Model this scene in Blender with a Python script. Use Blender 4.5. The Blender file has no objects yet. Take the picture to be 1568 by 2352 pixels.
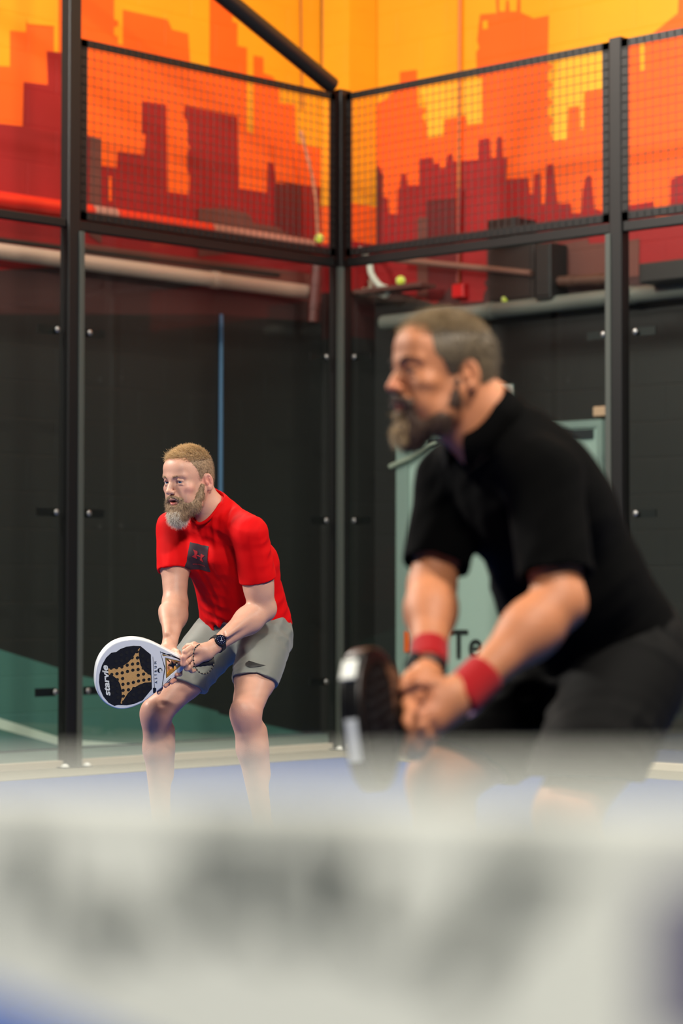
import bpy, math, random
import numpy as np
from mathutils import Vector, Matrix
from mathutils.bvhtree import BVHTree

random.seed(7)
rng = np.random.default_rng(11)
scene = bpy.context.scene
col = scene.collection
PI = math.pi

# ---------------------------------------------------------------- camera
CAM = np.array([10.5637, 10.1445, 0.9852])
YAW, PITCH, ROLL, FPX = 3.9061, 0.0320, 0.0016, 5505.8
FW = np.array([math.cos(YAW) * math.cos(PITCH), math.sin(YAW) * math.cos(PITCH), math.sin(PITCH)])
_r = np.cross(FW, [0, 0, 1]); _r /= np.linalg.norm(_r); _u = np.cross(_r, FW)
RT = _r * math.cos(ROLL) + _u * math.sin(ROLL)
UP = -_r * math.sin(ROLL) + _u * math.cos(ROLL)
cd = bpy.data.cameras.new('camera')
cam = bpy.data.objects.new('camera', cd); col.objects.link(cam)
cam.matrix_world = Matrix(((RT[0], UP[0], -FW[0], CAM[0]), (RT[1], UP[1], -FW[1], CAM[1]), (RT[2], UP[2], -FW[2], CAM[2]), (0, 0, 0, 1)))
cd.sensor_fit = 'VERTICAL'; cd.sensor_height = 36.0
cd.lens = FPX / 2352 * 36.0
cd.clip_start = 0.05; cd.clip_end = 100
cd.dof.use_dof = True; cd.dof.focus_distance = 8.62; cd.dof.aperture_fstop = 2.25
scene.camera = cam

# ---------------------------------------------------------------- world, lights, exposure
world = bpy.data.worlds.new('world'); scene.world = world; world.use_nodes = True
world.node_tree.nodes['Background'].inputs[0].default_value = (0.62, 0.72, 0.8, 1)
world.node_tree.nodes['Background'].inputs[1].default_value = 0.05
scene.view_settings.view_transform = 'Standard'
scene.view_settings.look = 'None'
scene.view_settings.exposure = 0.0
scene.view_settings.gamma = 1.0

def area(name, loc, target, sx, sy, power, color):
    l = bpy.data.lights.new(name, 'AREA'); l.shape = 'RECTANGLE'; l.size = sx; l.size_y = sy
    l.energy = power; l.color = color
    o = bpy.data.objects.new(name, l); col.objects.link(o); o.location = loc
    d = Vector(target) - Vector(loc)
    o.rotation_euler = d.to_track_quat('-Z', 'Y').to_euler()
    return o
# court floodlights on masts, and added fills (all above and outside the frame)
area('flood_or_fill', (9.2, -0.6, 5.9), (6.2, 5.2, 0.6), 1.6, 0.7, 950, (1.0, 0.95, 0.86))
area('flood_or_fill', (3.2, -0.3, 6.2), (5.5, 5.0, 0.5), 1.2, 0.6, 250, (1.0, 0.95, 0.86))
area('flood_or_fill', (10.4, 10.8, 5.8), (4.6, 4.0, 1.0), 1.4, 0.6, 300, (1.0, 0.94, 0.85))  # frontal fill added to keep the players' faces lit
area('flood_or_fill', (7.4, 9.6, 5.6), (2.2, 2.0, 2.2), 0.5, 0.22, 420, (1.0, 0.92, 0.8))
area('flood_or_fill', (1.0, 9.2, 6.2), (5.0, 5.0, 0.5), 1.2, 0.6, 330, (1.0, 0.93, 0.82))
sp_ = bpy.data.lights.new('flood_or_fill', 'SPOT'); sp_.energy = 2750; sp_.spot_size = math.radians(17); sp_.spot_blend = 0.6; sp_.shadow_soft_size = 0.3; sp_.color = (1.0, 0.98, 0.92)  # spot added only to brighten the net band
so_ = bpy.data.objects.new('flood_or_fill', sp_); col.objects.link(so_); so_.location = (13.4, 11.6, 5.9); so_.rotation_euler = (Vector((10.0, 9.5, 0.88)) - Vector((13.4, 11.6, 5.9))).to_track_quat('-Z', 'Y').to_euler()
# lamps over the perimeter corridor that wash the painted walls
area('wall_lamp', (3.4, 0.9, 6.4), (1.2, -1.37, 3.2), 4.5, 0.5, 130, (1.0, 0.96, 0.88))
area('wall_lamp', (1.0, 4.2, 6.4), (-1.5, 2.8, 3.2), 4.5, 0.5, 130, (1.0, 0.96, 0.88))

# ---------------------------------------------------------------- pixel helpers (photograph frame 1568 x 2352)
def ray(x, y):
    return FW + RT * (x - 784) / FPX - UP * (y - 1176) / FPX
def at_depth(x, y, d):
    return CAM + ray(x, y) * d
def on_plane(x, y, ax, val):
    r = ray(x, y); return CAM + r * ((val - CAM[ax]) / r[ax])

# ---------------------------------------------------------------- materials
def lin(c):
    return tuple(((v / 255) / 12.92 if v / 255 <= 0.04045 else ((v / 255 + 0.055) / 1.055) ** 2.4) for v in c)
def mat(name, rgb, rough=0.5, metal=0.0, spec=0.5, bump=None, vary=None, sheen=0.0, sss=0.0, emit=None, coat=0.0):
    m = bpy.data.materials.new(name); m.use_nodes = True
    nt = m.node_tree; b = nt.nodes['Principled BSDF']
    c = lin(rgb) + (1,)
    b.inputs['Base Color'].default_value = c
    b.inputs['Roughness'].default_value = rough; b.inputs['Metallic'].default_value = metal
    b.inputs['Specular IOR Level'].default_value = spec
    b.inputs['Sheen Weight'].default_value = sheen
    b.inputs['Coat Weight'].default_value = coat
    if sss:
        b.inputs['Subsurface Weight'].default_value = sss
        b.inputs['Subsurface Radius'].default_value = (0.012, 0.004, 0.002)
        b.inputs['Subsurface Scale'].default_value = 0.6
    tc = nt.nodes.new('ShaderNodeTexCoord')
    if vary:
        sc, amt = vary
        n = nt.nodes.new('ShaderNodeTexNoise'); n.inputs['Scale'].default_value = sc; n.inputs['Detail'].default_value = 4
        nt.links.new(tc.outputs['Object'], n.inputs['Vector'])
        mr = nt.nodes.new('ShaderNodeMapRange'); mr.inputs[3].default_value = 1 - amt; mr.inputs[4].default_value = 1 + amt
        mr.inputs[1].default_value = 0.3; mr.inputs[2].default_value = 0.7
        nt.links.new(n.outputs[0], mr.inputs[0])
        mx = nt.nodes.new('ShaderNodeVectorMath'); mx.operation = 'SCALE'; mx.inputs[0].default_value = c[:3]
        nt.links.new(mr.outputs[0], mx.inputs['Scale']); nt.links.new(mx.outputs[0], b.inputs['Base Color'])
    if bump:
        sc, st = bump
        n = nt.nodes.new('ShaderNodeTexNoise'); n.inputs['Scale'].default_value = sc; n.inputs['Detail'].default_value = 5
        nt.links.new(tc.outputs['Object'], n.inputs['Vector'])
        bp = nt.nodes.new('ShaderNodeBump'); bp.inputs['Strength'].default_value = st; bp.inputs['Distance'].default_value = 0.002
        nt.links.new(n.outputs[0], bp.inputs['Height']); nt.links.new(bp.outputs[0], b.inputs['Normal'])
    return m
def attr_mat(name, rough=0.5, sss=0.0, bump=None, sheen=0.0, spec=0.5):
    m = mat(name, (200, 150, 130), rough, sss=sss, bump=bump, sheen=sheen, spec=spec)
    nt = m.node_tree; a = nt.nodes.new('ShaderNodeAttribute'); a.attribute_name = 'tone'
    nt.links.new(a.outputs['Color'], nt.nodes['Principled BSDF'].inputs['Base Color'])
    return m
def block_mat(name, rgb, axis, rough=0.6, bumpd=0.004):
    m = mat(name, rgb, rough, vary=(1.3, 0.07)); nt = m.node_tree; b = nt.nodes['Principled BSDF']
    g = nt.nodes.new('ShaderNodeNewGeometry'); s = nt.nodes.new('ShaderNodeSeparateXYZ'); c = nt.nodes.new('ShaderNodeCombineXYZ')
    nt.links.new(g.outputs['Position'], s.inputs[0])
    nt.links.new(s.outputs[axis], c.inputs[0]); nt.links.new(s.outputs[2], c.inputs[1])
    br = nt.nodes.new('ShaderNodeTexBrick'); br.inputs['Scale'].default_value = 1.0
    br.inputs['Brick Width'].default_value = 0.45; br.inputs['Row Height'].default_value = 0.225
    br.inputs['Mortar Size'].default_value = 0.006; br.inputs['Mortar Smooth'].default_value = 0.6
    nt.links.new(c.outputs[0], br.inputs['Vector'])
    bp = nt.nodes.new('ShaderNodeBump'); bp.invert = True; bp.inputs['Strength'].default_value = 0.5; bp.inputs['Distance'].default_value = bumpd
    nt.links.new(br.outputs['Fac'], bp.inputs['Height'])
    n = nt.nodes.new('ShaderNodeTexNoise'); n.inputs['Scale'].default_value = 90; n.inputs['Detail'].default_value = 4
    nt.links.new(g.outputs['Position'], n.inputs['Vector'])
    b2 = nt.nodes.new('ShaderNodeBump'); b2.inputs['Strength'].default_value = 0.25; b2.inputs['Distance'].default_value = 0.003
    nt.links.new(n.outputs[0], b2.inputs['Height']); nt.links.new(bp.outputs[0], b2.inputs['Normal'])
    nt.links.new(b2.outputs[0], b.inputs['Normal'])
    return m

M_frame = mat('black_powder_coat', (15, 15, 15), 0.42, spec=0.4, bump=(300, 0.1))
M_wire = mat('black_wire', (38, 34, 30), 0.4)
M_white = mat('white_paint', (225, 228, 222), 0.5)
M_steel = mat('zinc_steel', (150, 150, 148), 0.4, metal=0.9)
M_turf = mat('blue_turf', (20, 62, 132), 0.95, spec=0.1, bump=(700, 0.6), vary=(40, 0.15))
M_line = mat('white_line', (225, 228, 225), 0.9)
M_outer = mat('grey_green_floor', (96, 112, 104), 0.6, vary=(3, 0.1))
M_outer_blue = mat('dark_blue_floor', (26, 44, 92), 0.7)

# ---------------------------------------------------------------- object helpers
def setp(o, label=None, cat=None, group=None, kind=None):
    if label: o['label'] = label
    if cat: o['category'] = cat
    if group: o['group'] = group
    if kind: o['kind'] = kind
    return o
def link_mesh(name, me, parent=None, loc=None):
    o = bpy.data.objects.new(name, me); col.objects.link(o)
    if parent is not None: o.parent = parent
    if loc is not None: o.location = loc
    return o
def empty(name, loc, rz=0.0):
    o = bpy.data.objects.new(name, None); col.objects.link(o); o.location = loc; o.rotation_euler = (0, 0, rz); o.empty_display_size = 0.1
    return o
class MB:
    """collects plain shapes (world or local coordinates) into one mesh"""
    def __init__(s): s.v = []; s.f = []; s.mi = []; s.sm = []
    def add(s, vs, fs, mi=0, sm=False):
        n = len(s.v); s.v += [tuple(map(float, q)) for q in vs]; s.f += [tuple(i + n for i in f) for f in fs]
        s.mi += [mi] * len(fs); s.sm += [sm] * len(fs)
    def box(s, c, d, mi=0, R=None):
        c = np.array(c, float); d = np.array(d, float) / 2
        vs = []
        for x in (-1, 1):
            for y in (-1, 1):
                for z in (-1, 1):
                    p = np.array([x, y, z]) * d
                    if R is not None: p = R @ p
                    vs.append(c + p)
        s.add(vs, [(0, 1, 3, 2), (4, 6, 7, 5), (0, 4, 5, 1), (2, 3, 7, 6), (0, 2, 6, 4), (1, 5, 7, 3)], mi)
    def tube(s, pts, r, n=12, mi=0, caps=True, closed=False):
        pts = [np.array(p, float) for p in pts]; m = len(pts)
        rs = r if hasattr(r, '__len__') else [r] * m
        rings = []
        prev = None
        for i, p in enumerate(pts):
            if closed: t = pts[(i + 1) % m] - pts[i - 1]
            else: t = pts[min(i + 1, m - 1)] - pts[max(i - 1, 0)]
            t /= (np.linalg.norm(t) + 1e-12)
            if prev is None:
                a = np.cross(t, [0, 0, 1]);
                if np.linalg.norm(a) < 1e-3: a = np.cross(t, [1, 0, 0])
            else: a = prev - t * (prev @ t)
            a /= np.linalg.norm(a); prev = a; b = np.cross(t, a)
            rings.append([p + rs[i] * (a * math.cos(2 * PI * k / n) + b * math.sin(2 * PI * k / n)) for k in range(n)])
        vs = [q for rg in rings for q in rg]; fs = []
        for i in range(m if closed else m - 1):
            j = (i + 1) % m
            for k in range(n):
                k2 = (k + 1) % n
                fs.append((i * n + k, i * n + k2, j * n + k2, j * n + k))
        s.add(vs, fs, mi, True)
        if caps and not closed:
            s.add(rings[0], [tuple(range(n))[::-1]], mi); s.add(rings[-1], [tuple(range(n))], mi)
    def ball(s, c, r, mi=0, n=12, sc=(1, 1, 1)):
        vs = []; fs = []; c = np.array(c, float)
        for i in range(n + 1):
            th = PI * i / n
            for k in range(2 * n):
                ph = PI * k / n
                vs.append(c + r * np.array([math.sin(th) * math.cos(ph) * sc[0], math.sin(th) * math.sin(ph) * sc[1], math.cos(th) * sc[2]]))
        for i in range(n):
            for k in range(2 * n):
                k2 = (k + 1) % (2 * n); fs.append((i * 2 * n + k, (i + 1) * 2 * n + k, (i + 1) * 2 * n + k2, i * 2 * n + k2))
        s.add(vs, fs, mi, True)
    def poly(s, pts, mi=0): s.add(pts, [tuple(range(len(pts)))], mi)
    def build(s, name, mats, parent=None, origin=(0, 0, 0), bevel=0):
        me = bpy.data.meshes.new(name); o = np.array(origin, float)
        me.from_pydata([tuple(np.array(v) - o) for v in s.v], [], s.f)
        if not isinstance(mats, (list, tuple)): mats = [mats]
        for m in mats: me.materials.append(m)
        me.polygons.foreach_set('material_index', s.mi); me.polygons.foreach_set('use_smooth', s.sm)
        me.validate(); me.update()
        ob = link_mesh(name, me, parent)
        if parent is None: ob.location = origin
        if bevel:
            b = ob.modifiers.new('bevel', 'BEVEL'); b.width = bevel; b.segments = 2; b.limit_method = 'ANGLE'
        return ob
def text_mesh(txt, size, shear=0.0, extrude=0.0005, bold=0.0, spacing=1.0):
    cu = bpy.data.curves.new('lettering', 'FONT'); cu.body = txt; cu.size = size; cu.shear = shear; cu.extrude = extrude
    cu.offset = bold; cu.space_character = spacing; cu.align_x = 'CENTER'; cu.align_y = 'CENTER'
    o = bpy.data.objects.new('lettering', cu); col.objects.link(o)
    dg = bpy.context.evaluated_depsgraph_get()
    me = bpy.data.meshes.new_from_object(o.evaluated_get(dg)); bpy.data.objects.remove(o)
    return me

# ---------------------------------------------------------------- room shell
SIDE, BACK = -1.37, -1.50          # painted side wall plane y, painted back wall plane x
XF, YF, ZC = 17.0, 14.0, 7.6
YEL, ORA, RED, MAU, DMA, BLK, TEA, WHT, LYE, BLU, DRE, CRE = range(12)
COLS = [(240, 158, 8), (252, 96, 4), (150, 10, 14), (104, 56, 46), (62, 30, 28), (22, 21, 19), (64, 106, 98), (190, 200, 188), (250, 178, 40), (58, 92, 128), (96, 6, 10), (176, 150, 130)]
NAMES = ['yellow', 'orange', 'red', 'mauve', 'dark_maroon', 'black', 'teal', 'white', 'light_yellow', 'blue', 'deep_red', 'cream']
def wall(name, axis, val, rect, layers, kind='structure', sgn=1):
    mb = MB(); mats = [block_mat(name + '_' + n, c, 0 if axis == 1 else 1) for n, c in zip(NAMES, COLS)]
    (a0, a1) = rect
    def P(u, z, off):
        return (u, val + sgn * off, z) if axis == 1 else (val + sgn * off, u, z)
    mid = on_plane(-390 if axis == 1 else 2190, 700, axis, val)[0 if axis == 1 else 1]
    for u0, u1, z0, z1, mi in ((a0, a1, 0, 2.62, BLK), (a0, mid, 2.62, ZC, YEL), (mid, a1, 2.62, 5.4, BLK), (mid, a1, 5.4, ZC, YEL)):
        mb.poly([P(u0, z0, 0), P(u1, z0, 0), P(u1, z1, 0), P(u0, z1, 0)], mi)
    for i, (mi, pts) in enumerate(layers):
        q = []
        for x, y in pts:
            w = on_plane(x, y, axis, val + sgn * 0.0012 * (i + 1))
            u = w[0] if axis == 1 else w[1]
            q.append(P(min(max(u, a0), a1), min(max(w[2], 0.0), ZC), 0.0012 * (i + 1)))
        mb.poly(q, mi)
    o = mb.build(name, mats); setp(o, kind=kind)
    return o
O1 = [(-400, 130), (-60, 148), (23, 153), (23, 70), (60, 74), (60, 50), (124, 58), (124, 140), (134, 142), (134, -300), (265, -300), (262, 45), (271, 48), (271, 60), (262, 62), (262, 80), (271, 85), (271, 100), (282, 103), (282, 22), (385, 45), (395, 68), (432, 77), (437, 150), (481, 158), (482, -300), (535, -300), (534, 50), (545, 52), (545, 105), (567, 110), (567, 300), (582, 308), (582, 127), (605, 132), (605, 168), (625, 175), (640, 195), (642, 228), (640, 236), (678, 240), (680, 330), (800, 350), (800, 760), (-400, 700)]
R1 = [(-400, 240), (-40, 280), (52, 290), (54, 188), (110, 195), (107, 117), (150, 122), (172, 130), (185, 300), (205, 312), (232, 318), (232, 380), (268, 385), (270, 348), (330, 356), (334, 310), (326, 306), (326, 232), (382, 240), (384, 440), (434, 447), (436, 402), (429, 390), (429, 350), (437, 340), (430, 325), (430, 280), (422, 268), (424, 242), (545, 268), (548, 432), (612, 442), (614, 372), (630, 375), (632, 420), (692, 424), (800, 440), (800, 800), (-400, 760)]
layers = [(ORA, O1), (RED, R1),
    (ORA, [(145, 236), (153, 237), (153, 256), (145, 255)]), (ORA, [(146, 286), (154, 287), (154, 306), (146, 305)]), (ORA, [(147, 343), (154, 344), (154, 358), (147, 357)]),
    (YEL, [(60, 45), (124, 57), (124, 60), (62, 55)]),
    (ORA, [(625, 330), (684, 338), (684, 420), (632, 414)]), (ORA, [(250, 405), (256, 406), (256, 462), (250, 461)]),
    (DRE, [(632, 420), (692, 424), (694, 560), (632, 545)]),
    (MAU, [(205, 312), (231, 318), (233, 560), (205, 540)]), (MAU, [(455, 478), (520, 478), (570, 490), (582, 512), (635, 520), (690, 560), (455, 590)]),
    (MAU, [(160, 555), (800, 640), (800, 740), (160, 700)]),
    (DMA, [(-400, 640), (160, 612), (700, 690), (800, 700), (800, 1000), (-400, 1000)]),
    (BLK, [(-400, 722), (500, 722), (800, 745), (800, 1960), (-400, 1960)]),
    (TEA, [(-400, 1372), (0, 1492), (136, 1535), (139, 1546), (142, 1546), (158, 1546), (205, 1556), (500, 1634), (503, 1640), (700, 1693), (800, 1712), (800, 1980), (-400, 1980)]),
    (WHT, [(-400, 1520), (0, 1650), (150, 1698), (300, 1745), (150, 1716), (0, 1674), (-400, 1545)])]
wall('wall_left', 1, SIDE, (BACK, XF), layers)
O2 = [(700, 297), (862, 300), (862, 240), (885, 228), (918, 195), (918, 165), (957, 160), (960, 245), (980, 250), (968, 268), (980, 285), (982, 318), (1018, 312), (1020, 275), (1070, 265), (1072, 287), (1107, 283), (1107, 180), (1095, 175), (1093, 120), (1100, 110), (1095, 92), (1102, 33), (1140, 30), (1138, -12), (1145, -12), (1146, 26), (1160, 26), (1162, 0), (1168, 0), (1170, 26), (1186, 26), (1188, -12), (1195, -12), (1195, 28), (1225, 42), (1260, 35), (1258, 145), (1272, 152), (1258, 165), (1258, 185), (1272, 195), (1258, 205), (1258, 225), (1272, 235), (1258, 245), (1258, 265), (1272, 275), (1262, 290), (1262, 300), (1272, 325), (1303, 322), (1305, 247), (1330, 243), (1332, 300), (1340, 297), (1342, 212), (1384, 205), (1395, 112), (1468, 96), (1470, 163), (1480, 161), (1480, 92), (1556, 30), (1560, -40), (2200, -120), (2200, 760), (700, 760)]
R2 = [(700, 368), (819, 375), (870, 380), (878, 400), (874, 450), (889, 455), (892, 490), (912, 492), (914, 432), (918, 430), (920, 400), (932, 400), (934, 425), (962, 425), (962, 365), (992, 360), (993, 375), (1008, 374), (1010, 388), (1023, 385), (1028, 355), (1038, 352), (1040, 370), (1098, 366), (1100, 320), (1124, 316), (1126, 362), (1138, 362), (1140, 315), (1152, 313), (1154, 362), (1165, 363), (1162, 412), (1212, 408), (1216, 445), (1224, 445), (1227, 400), (1241, 398), (1243, 470), (1250, 470), (1256, 378), (1270, 376), (1274, 415), (1280, 468), (1310, 467), (1312, 490), (1335, 489), (1338, 440), (1345, 405), (1357, 403), (1364, 480), (1378, 482), (1384, 488), (1430, 474), (1500, 462), (1503, 500), (1538, 494), (1540, 412), (1568, 400), (2200, 300), (2200, 900), (700, 800)]
layers = [(ORA, O2), (LYE, [(1283, 130), (1384, 115), (1384, 204), (1341, 211), (1339, 296), (1333, 299), (1331, 242), (1304, 246), (1302, 321), (1273, 324), (1272, 200)]),
    (LYE, [(962, 205), (1106, 182), (1106, 282), (1073, 286), (1071, 264), (1019, 274), (1017, 311), (983, 317), (981, 250), (968, 215)]),
    (YEL, [(1108, 48), (1120, 47), (1120, 66), (1108, 67)]),
    (RED, R2), (DRE, [(858, 380), (878, 402), (874, 600), (858, 600)]), (DRE, [(978, 460), (1046, 455), (1050, 690), (978, 690)]),  # first deep red strip paints the shadow beside the corner pilaster
    (MAU, [(1268, 512), (1350, 504), (1350, 545), (1268, 560)]), (MAU, [(1262, 565), (1350, 548), (1352, 560), (1400, 556), (1400, 720), (1262, 730)]), (MAU, [(1400, 560), (1468, 548), (1466, 645), (1400, 655)]),
    (MAU, [(958, 500), (982, 498), (982, 680), (958, 680)]),
    (DMA, [(700, 640), (1000, 700), (1120, 560), (1240, 545), (1262, 655), (1400, 640), (2200, 560), (2200, 1000), (700, 1000)]),
    (RED, [(1060, 555), (1118, 552), (1118, 640), (1112, 650), (1118, 662), (1112, 672), (1108, 692), (1056, 695)]),
    (BLK, [(700, 680), (900, 690), (1010, 700), (1100, 715), (1568, 655), (2200, 575), (2200, 1960), (700, 1960)])]
wall('wall_back', 0, BACK, (SIDE, YF), layers)
def plain_wall(name, pts, m):
    mb = MB(); mb.poly(pts); return setp(mb.build(name, m), kind='structure')
M_far = mat('far_wall_paint', (22, 23, 24), 0.9, spec=0.2); M_ceil = mat('ceiling_paint', (50, 50, 50), 0.9)
plain_wall('wall_front', [(XF, SIDE, 0), (XF, YF, 0), (XF, YF, ZC), (XF, SIDE, ZC)], M_far)
plain_wall('wall_right', [(BACK, YF, 0), (XF, YF, 0), (XF, YF, ZC), (BACK, YF, ZC)], M_far)
plain_wall('ceiling', [(BACK, SIDE, ZC), (XF, SIDE, ZC), (XF, YF, ZC), (BACK, YF, ZC)], M_ceil)
mb = MB(); mb.box(((BACK + XF) / 2, (SIDE + YF) / 2, -0.06), (XF - BACK, YF - SIDE, 0.10)); setp(mb.build('floor', M_outer), kind='structure')
mb = MB(); mb.box((-0.75, 5.6, -0.008), (1.45, 9.4, 0.012)); setp(mb.build('trim_1', M_outer_blue), kind='structure')
mb = MB(); mb.box((8.0, 5.0, -0.003), (16.0, 9.9, 0.01)); setp(mb.build('court_turf', M_turf), kind='structure')
mb = MB(); mb.box((8.0, 0.22, 0.0015), (16.0, 0.5, 0.01)); mb.box((0.22, 5.22, 0.0015), (0.5, 9.5, 0.01)); setp(mb.build('trim_3', mat('sandy_court_edge', (120, 116, 98), 0.9, vary=(20, 0.1))), kind='structure')
# boxed pilaster in the corner, painted like the mural
cm = [block_mat('pilaster_' + n, c, 1) for n, c in (('yellow', (240, 158, 8)), ('orange', (252, 96, 4)), ('red', (150, 10, 14)), ('black', (22, 21, 19)), ('maroon', (52, 20, 18)))]
mb = MB(); s_ = 0.27
for z0, z1, mi in ((0, 2.70, 3), (2.70, 3.02, 4), (3.02, 3.36, 2), (3.36, 3.62, 1), (3.62, ZC, 0)):
    mb.box((BACK + s_ / 2 + 0.01, SIDE + s_ / 2 + 0.01, (z0 + z1) / 2), (s_, s_, z1 - z0), mi)
setp(mb.build('trim_2', cm), kind='structure')

# ---------------------------------------------------------------- cage
SL, SR, HM, HT = 2.104, 2.099, 2.985, 4.02
def post(name, x, y, s, z1, label, plate=(1, 1), group=None, z0=0.0, inner=None):
    e = empty(name, (x, y, 0)); setp(e, label, 'post', group)
    mb = MB(); mb.box((0, 0, z1 / 2), (s[0], s[1], z1)); mb.build('upright', M_frame, e, bevel=0.006)
    mb = MB(); mb.box((plate[0] * 0.0, plate[1] * 0.0, 0.006), (s[0] + 0.11, s[1] + 0.11, 0.012)); mb.build('base_plate', M_frame, e)
    for dx, dy in ((1, 1), (1, -1), (-1, 1), (-1, -1)):
        mb = MB(); mb.ball((dx * (s[0] / 2 + 0.035), dy * (s[1] / 2 + 0.035), 0.014), 0.022, n=6, sc=(1, 1, 0.8)); b = mb.build('anchor_cap', M_white, e); b['label'] = 'white plastic anchor cap'
    return e
M_edge = mat('grey_lit_edge', (66, 71, 65), 0.5)  # pale strip colour paints the lit front edge of the posts
post('corner_post', -0.02, -0.02, (0.10, 0.10), HT + 0.03, 'thick black steel post in the corner where the two cage walls meet')
post('light_mast', SL + 0.01, -0.03, (0.085, 0.075), 6.6, 'tall black steel mast rising past the cage top, left of the red shirt player')
post('cage_post', -0.03, SR + 0.01, (0.075, 0.085), HT + 0.02, 'black steel post of the back cage between the two wire mesh panels on the right')
post('cage_post', -0.03, 2 * SR, (0.075, 0.085), HT, 'black steel cage post right of the frame along the back glass', group=None) if False else None
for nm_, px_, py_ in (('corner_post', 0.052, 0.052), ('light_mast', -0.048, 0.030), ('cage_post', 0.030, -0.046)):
    mb = MB(); mb.box((px_, py_, 1.475), (0.036, 0.036, 2.95)); k = mb.build('lit_edge', M_edge, bpy.data.objects[nm_], bevel=0.004); k['label'] = 'paler grey strip painted as a lit edge'
def rail(name, a, b, s, label, m=M_frame):
    a = np.array(a, float); b = np.array(b, float); mb = MB(); L = np.linalg.norm(b - a); t = (b - a) / L
    mid = (a + b) / 2; d = (L if abs(t[0]) > .5 else s[0], L if abs(t[1]) > .5 else s[0], s[1])
    mb.box((0, 0, 0), d); o = mb.build(name, m, bevel=0.004); o.location = mid; setp(o, label, 'rail'); return o
rail('middle_rail', (0.05, -0.03, HM), (SL - 0.035, -0.03, HM), (0.05, 0.055), 'black horizontal rail over the side glass between corner post and tall mast')
rail('middle_rail', (SL + 0.06, -0.03, HM + 0.005), (SL + 2.1, -0.03, HM + 0.005), (0.05, 0.045), 'black horizontal rail running left from the tall mast above the glass')
rail('middle_rail', (-0.03, 0.05, HM), (-0.03, SR - 0.035, HM), (0.05, 0.055), 'black horizontal rail over the back glass just right of the corner post')
rail('middle_rail', (-0.03, SR + 0.055, HM), (-0.03, SR + 2.1, HM), (0.05, 0.055), 'black horizontal rail over the back glass at the far right edge')
for nm, a, b, lb in (('floor_rail', (0.05, -0.03, 0.02), (SL - 0.04, -0.03, 0.02), 'dark steel channel at the foot of the side glass behind the red shirt player'),
                     ('floor_rail', (SL + 0.06, -0.03, 0.02), (SL + 2.1, -0.03, 0.02), 'dark steel channel at the foot of the side glass left of the mast'),
                     ('floor_rail', (-0.03, 0.05, 0.02), (-0.03, SR - 0.04, 0.02), 'dark steel channel at the foot of the back glass beside the corner post'),
                     ('floor_rail', (-0.03, SR + 0.06, 0.02), (-0.03, SR + 2.1, 0.02), 'dark steel channel at the foot of the back glass at the right edge')):
    rail(nm, a, b, (0.05, 0.05), lb, mat('pale_floor_channel', (176, 168, 150), 0.5))
# mesh panels: L-angle frame + woven wire grid with folded wire tails
def mesh_panel(a, b, z0, z1, ax, label):
    """ax: 0 runs along x (side), 1 runs along y (back)"""
    e = empty('mesh_panel', ((a + b) / 2 if ax == 0 else 0.0, 0.0 if ax == 0 else (a + b) / 2, z0)); setp(e, label, 'fence panel', 'wire mesh panels on top of the cage')
    h = (b - a) / 2; H = z1 - z0; w = 0.042
    def Q(u, n, z): return (u, n, z) if ax == 0 else (n, u, z)
    mb = MB()
    for (c, d) in (((0, H - w / 2), (2 * h, w)), ((0, w / 2), (2 * h, w)), ((-h + w / 2, H / 2), (w, H)), ((h - w / 2, H / 2), (w, H))):
        mb.box(Q(c[0], 0.0, c[1]), Q(d[0], 0.008, d[1]))
    for (c, d) in (((0, H - .003), (2 * h, 0.006)), ((0, .003), (2 * h, .006)), ((-h + .003, H / 2), (.006, H)), ((h - .003, H / 2), (.006, H))):
        mb.box(Q(c[0], -0.02, c[1]), Q(d[0], 0.036, d[1]))
    fb = mb
    mb = MB(); n = int(round(2 * h / 0.0508)); st = 2 * h / n
    for i in range(1, n): mb.tube([Q(-h + i * st, -0.006, 0.01), Q(-h + i * st, -0.006, H - 0.006)], 0.0021, 6)
    nz = int(round(H / 0.0508)); sz = H / nz
    for i in range(1, nz): mb.tube([Q(-h + 0.008, -0.010, i * sz), Q(h - 0.008, -0.010, i * sz)], 0.0021, 6)
    mb.build('wire_grid', M_wire, e)
    mb = fb
    for i in range(1, n):
        for zz in (H - w * 0.45, w * 0.45): mb.tube([Q(-h + i * st, 0.007, zz - .014), Q(-h + i * st, 0.007, zz + .014)], 0.0032, 6)
    for i in range(1, nz):
        for uu in (-h + w * 0.45, h - w * 0.45): mb.tube([Q(uu - .014, 0.007, i * sz), Q(uu + .014, 0.007, i * sz)], 0.0032, 6)
    mb.build('panel_frame', M_frame, e)
mesh_panel(0.05, SL - 0.035, HM + 0.035, HT, 0, 'wire mesh panel left of the corner post above the side glass')
mesh_panel(0.05, SR - 0.035, HM + 0.035, HT, 1, 'wire mesh panel right of the corner post above the back glass')
mesh_panel(SR + 0.055, SR + 2.1, HM + 0.035, HT, 1, 'wire mesh panel cut by the right edge of the picture')
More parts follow.
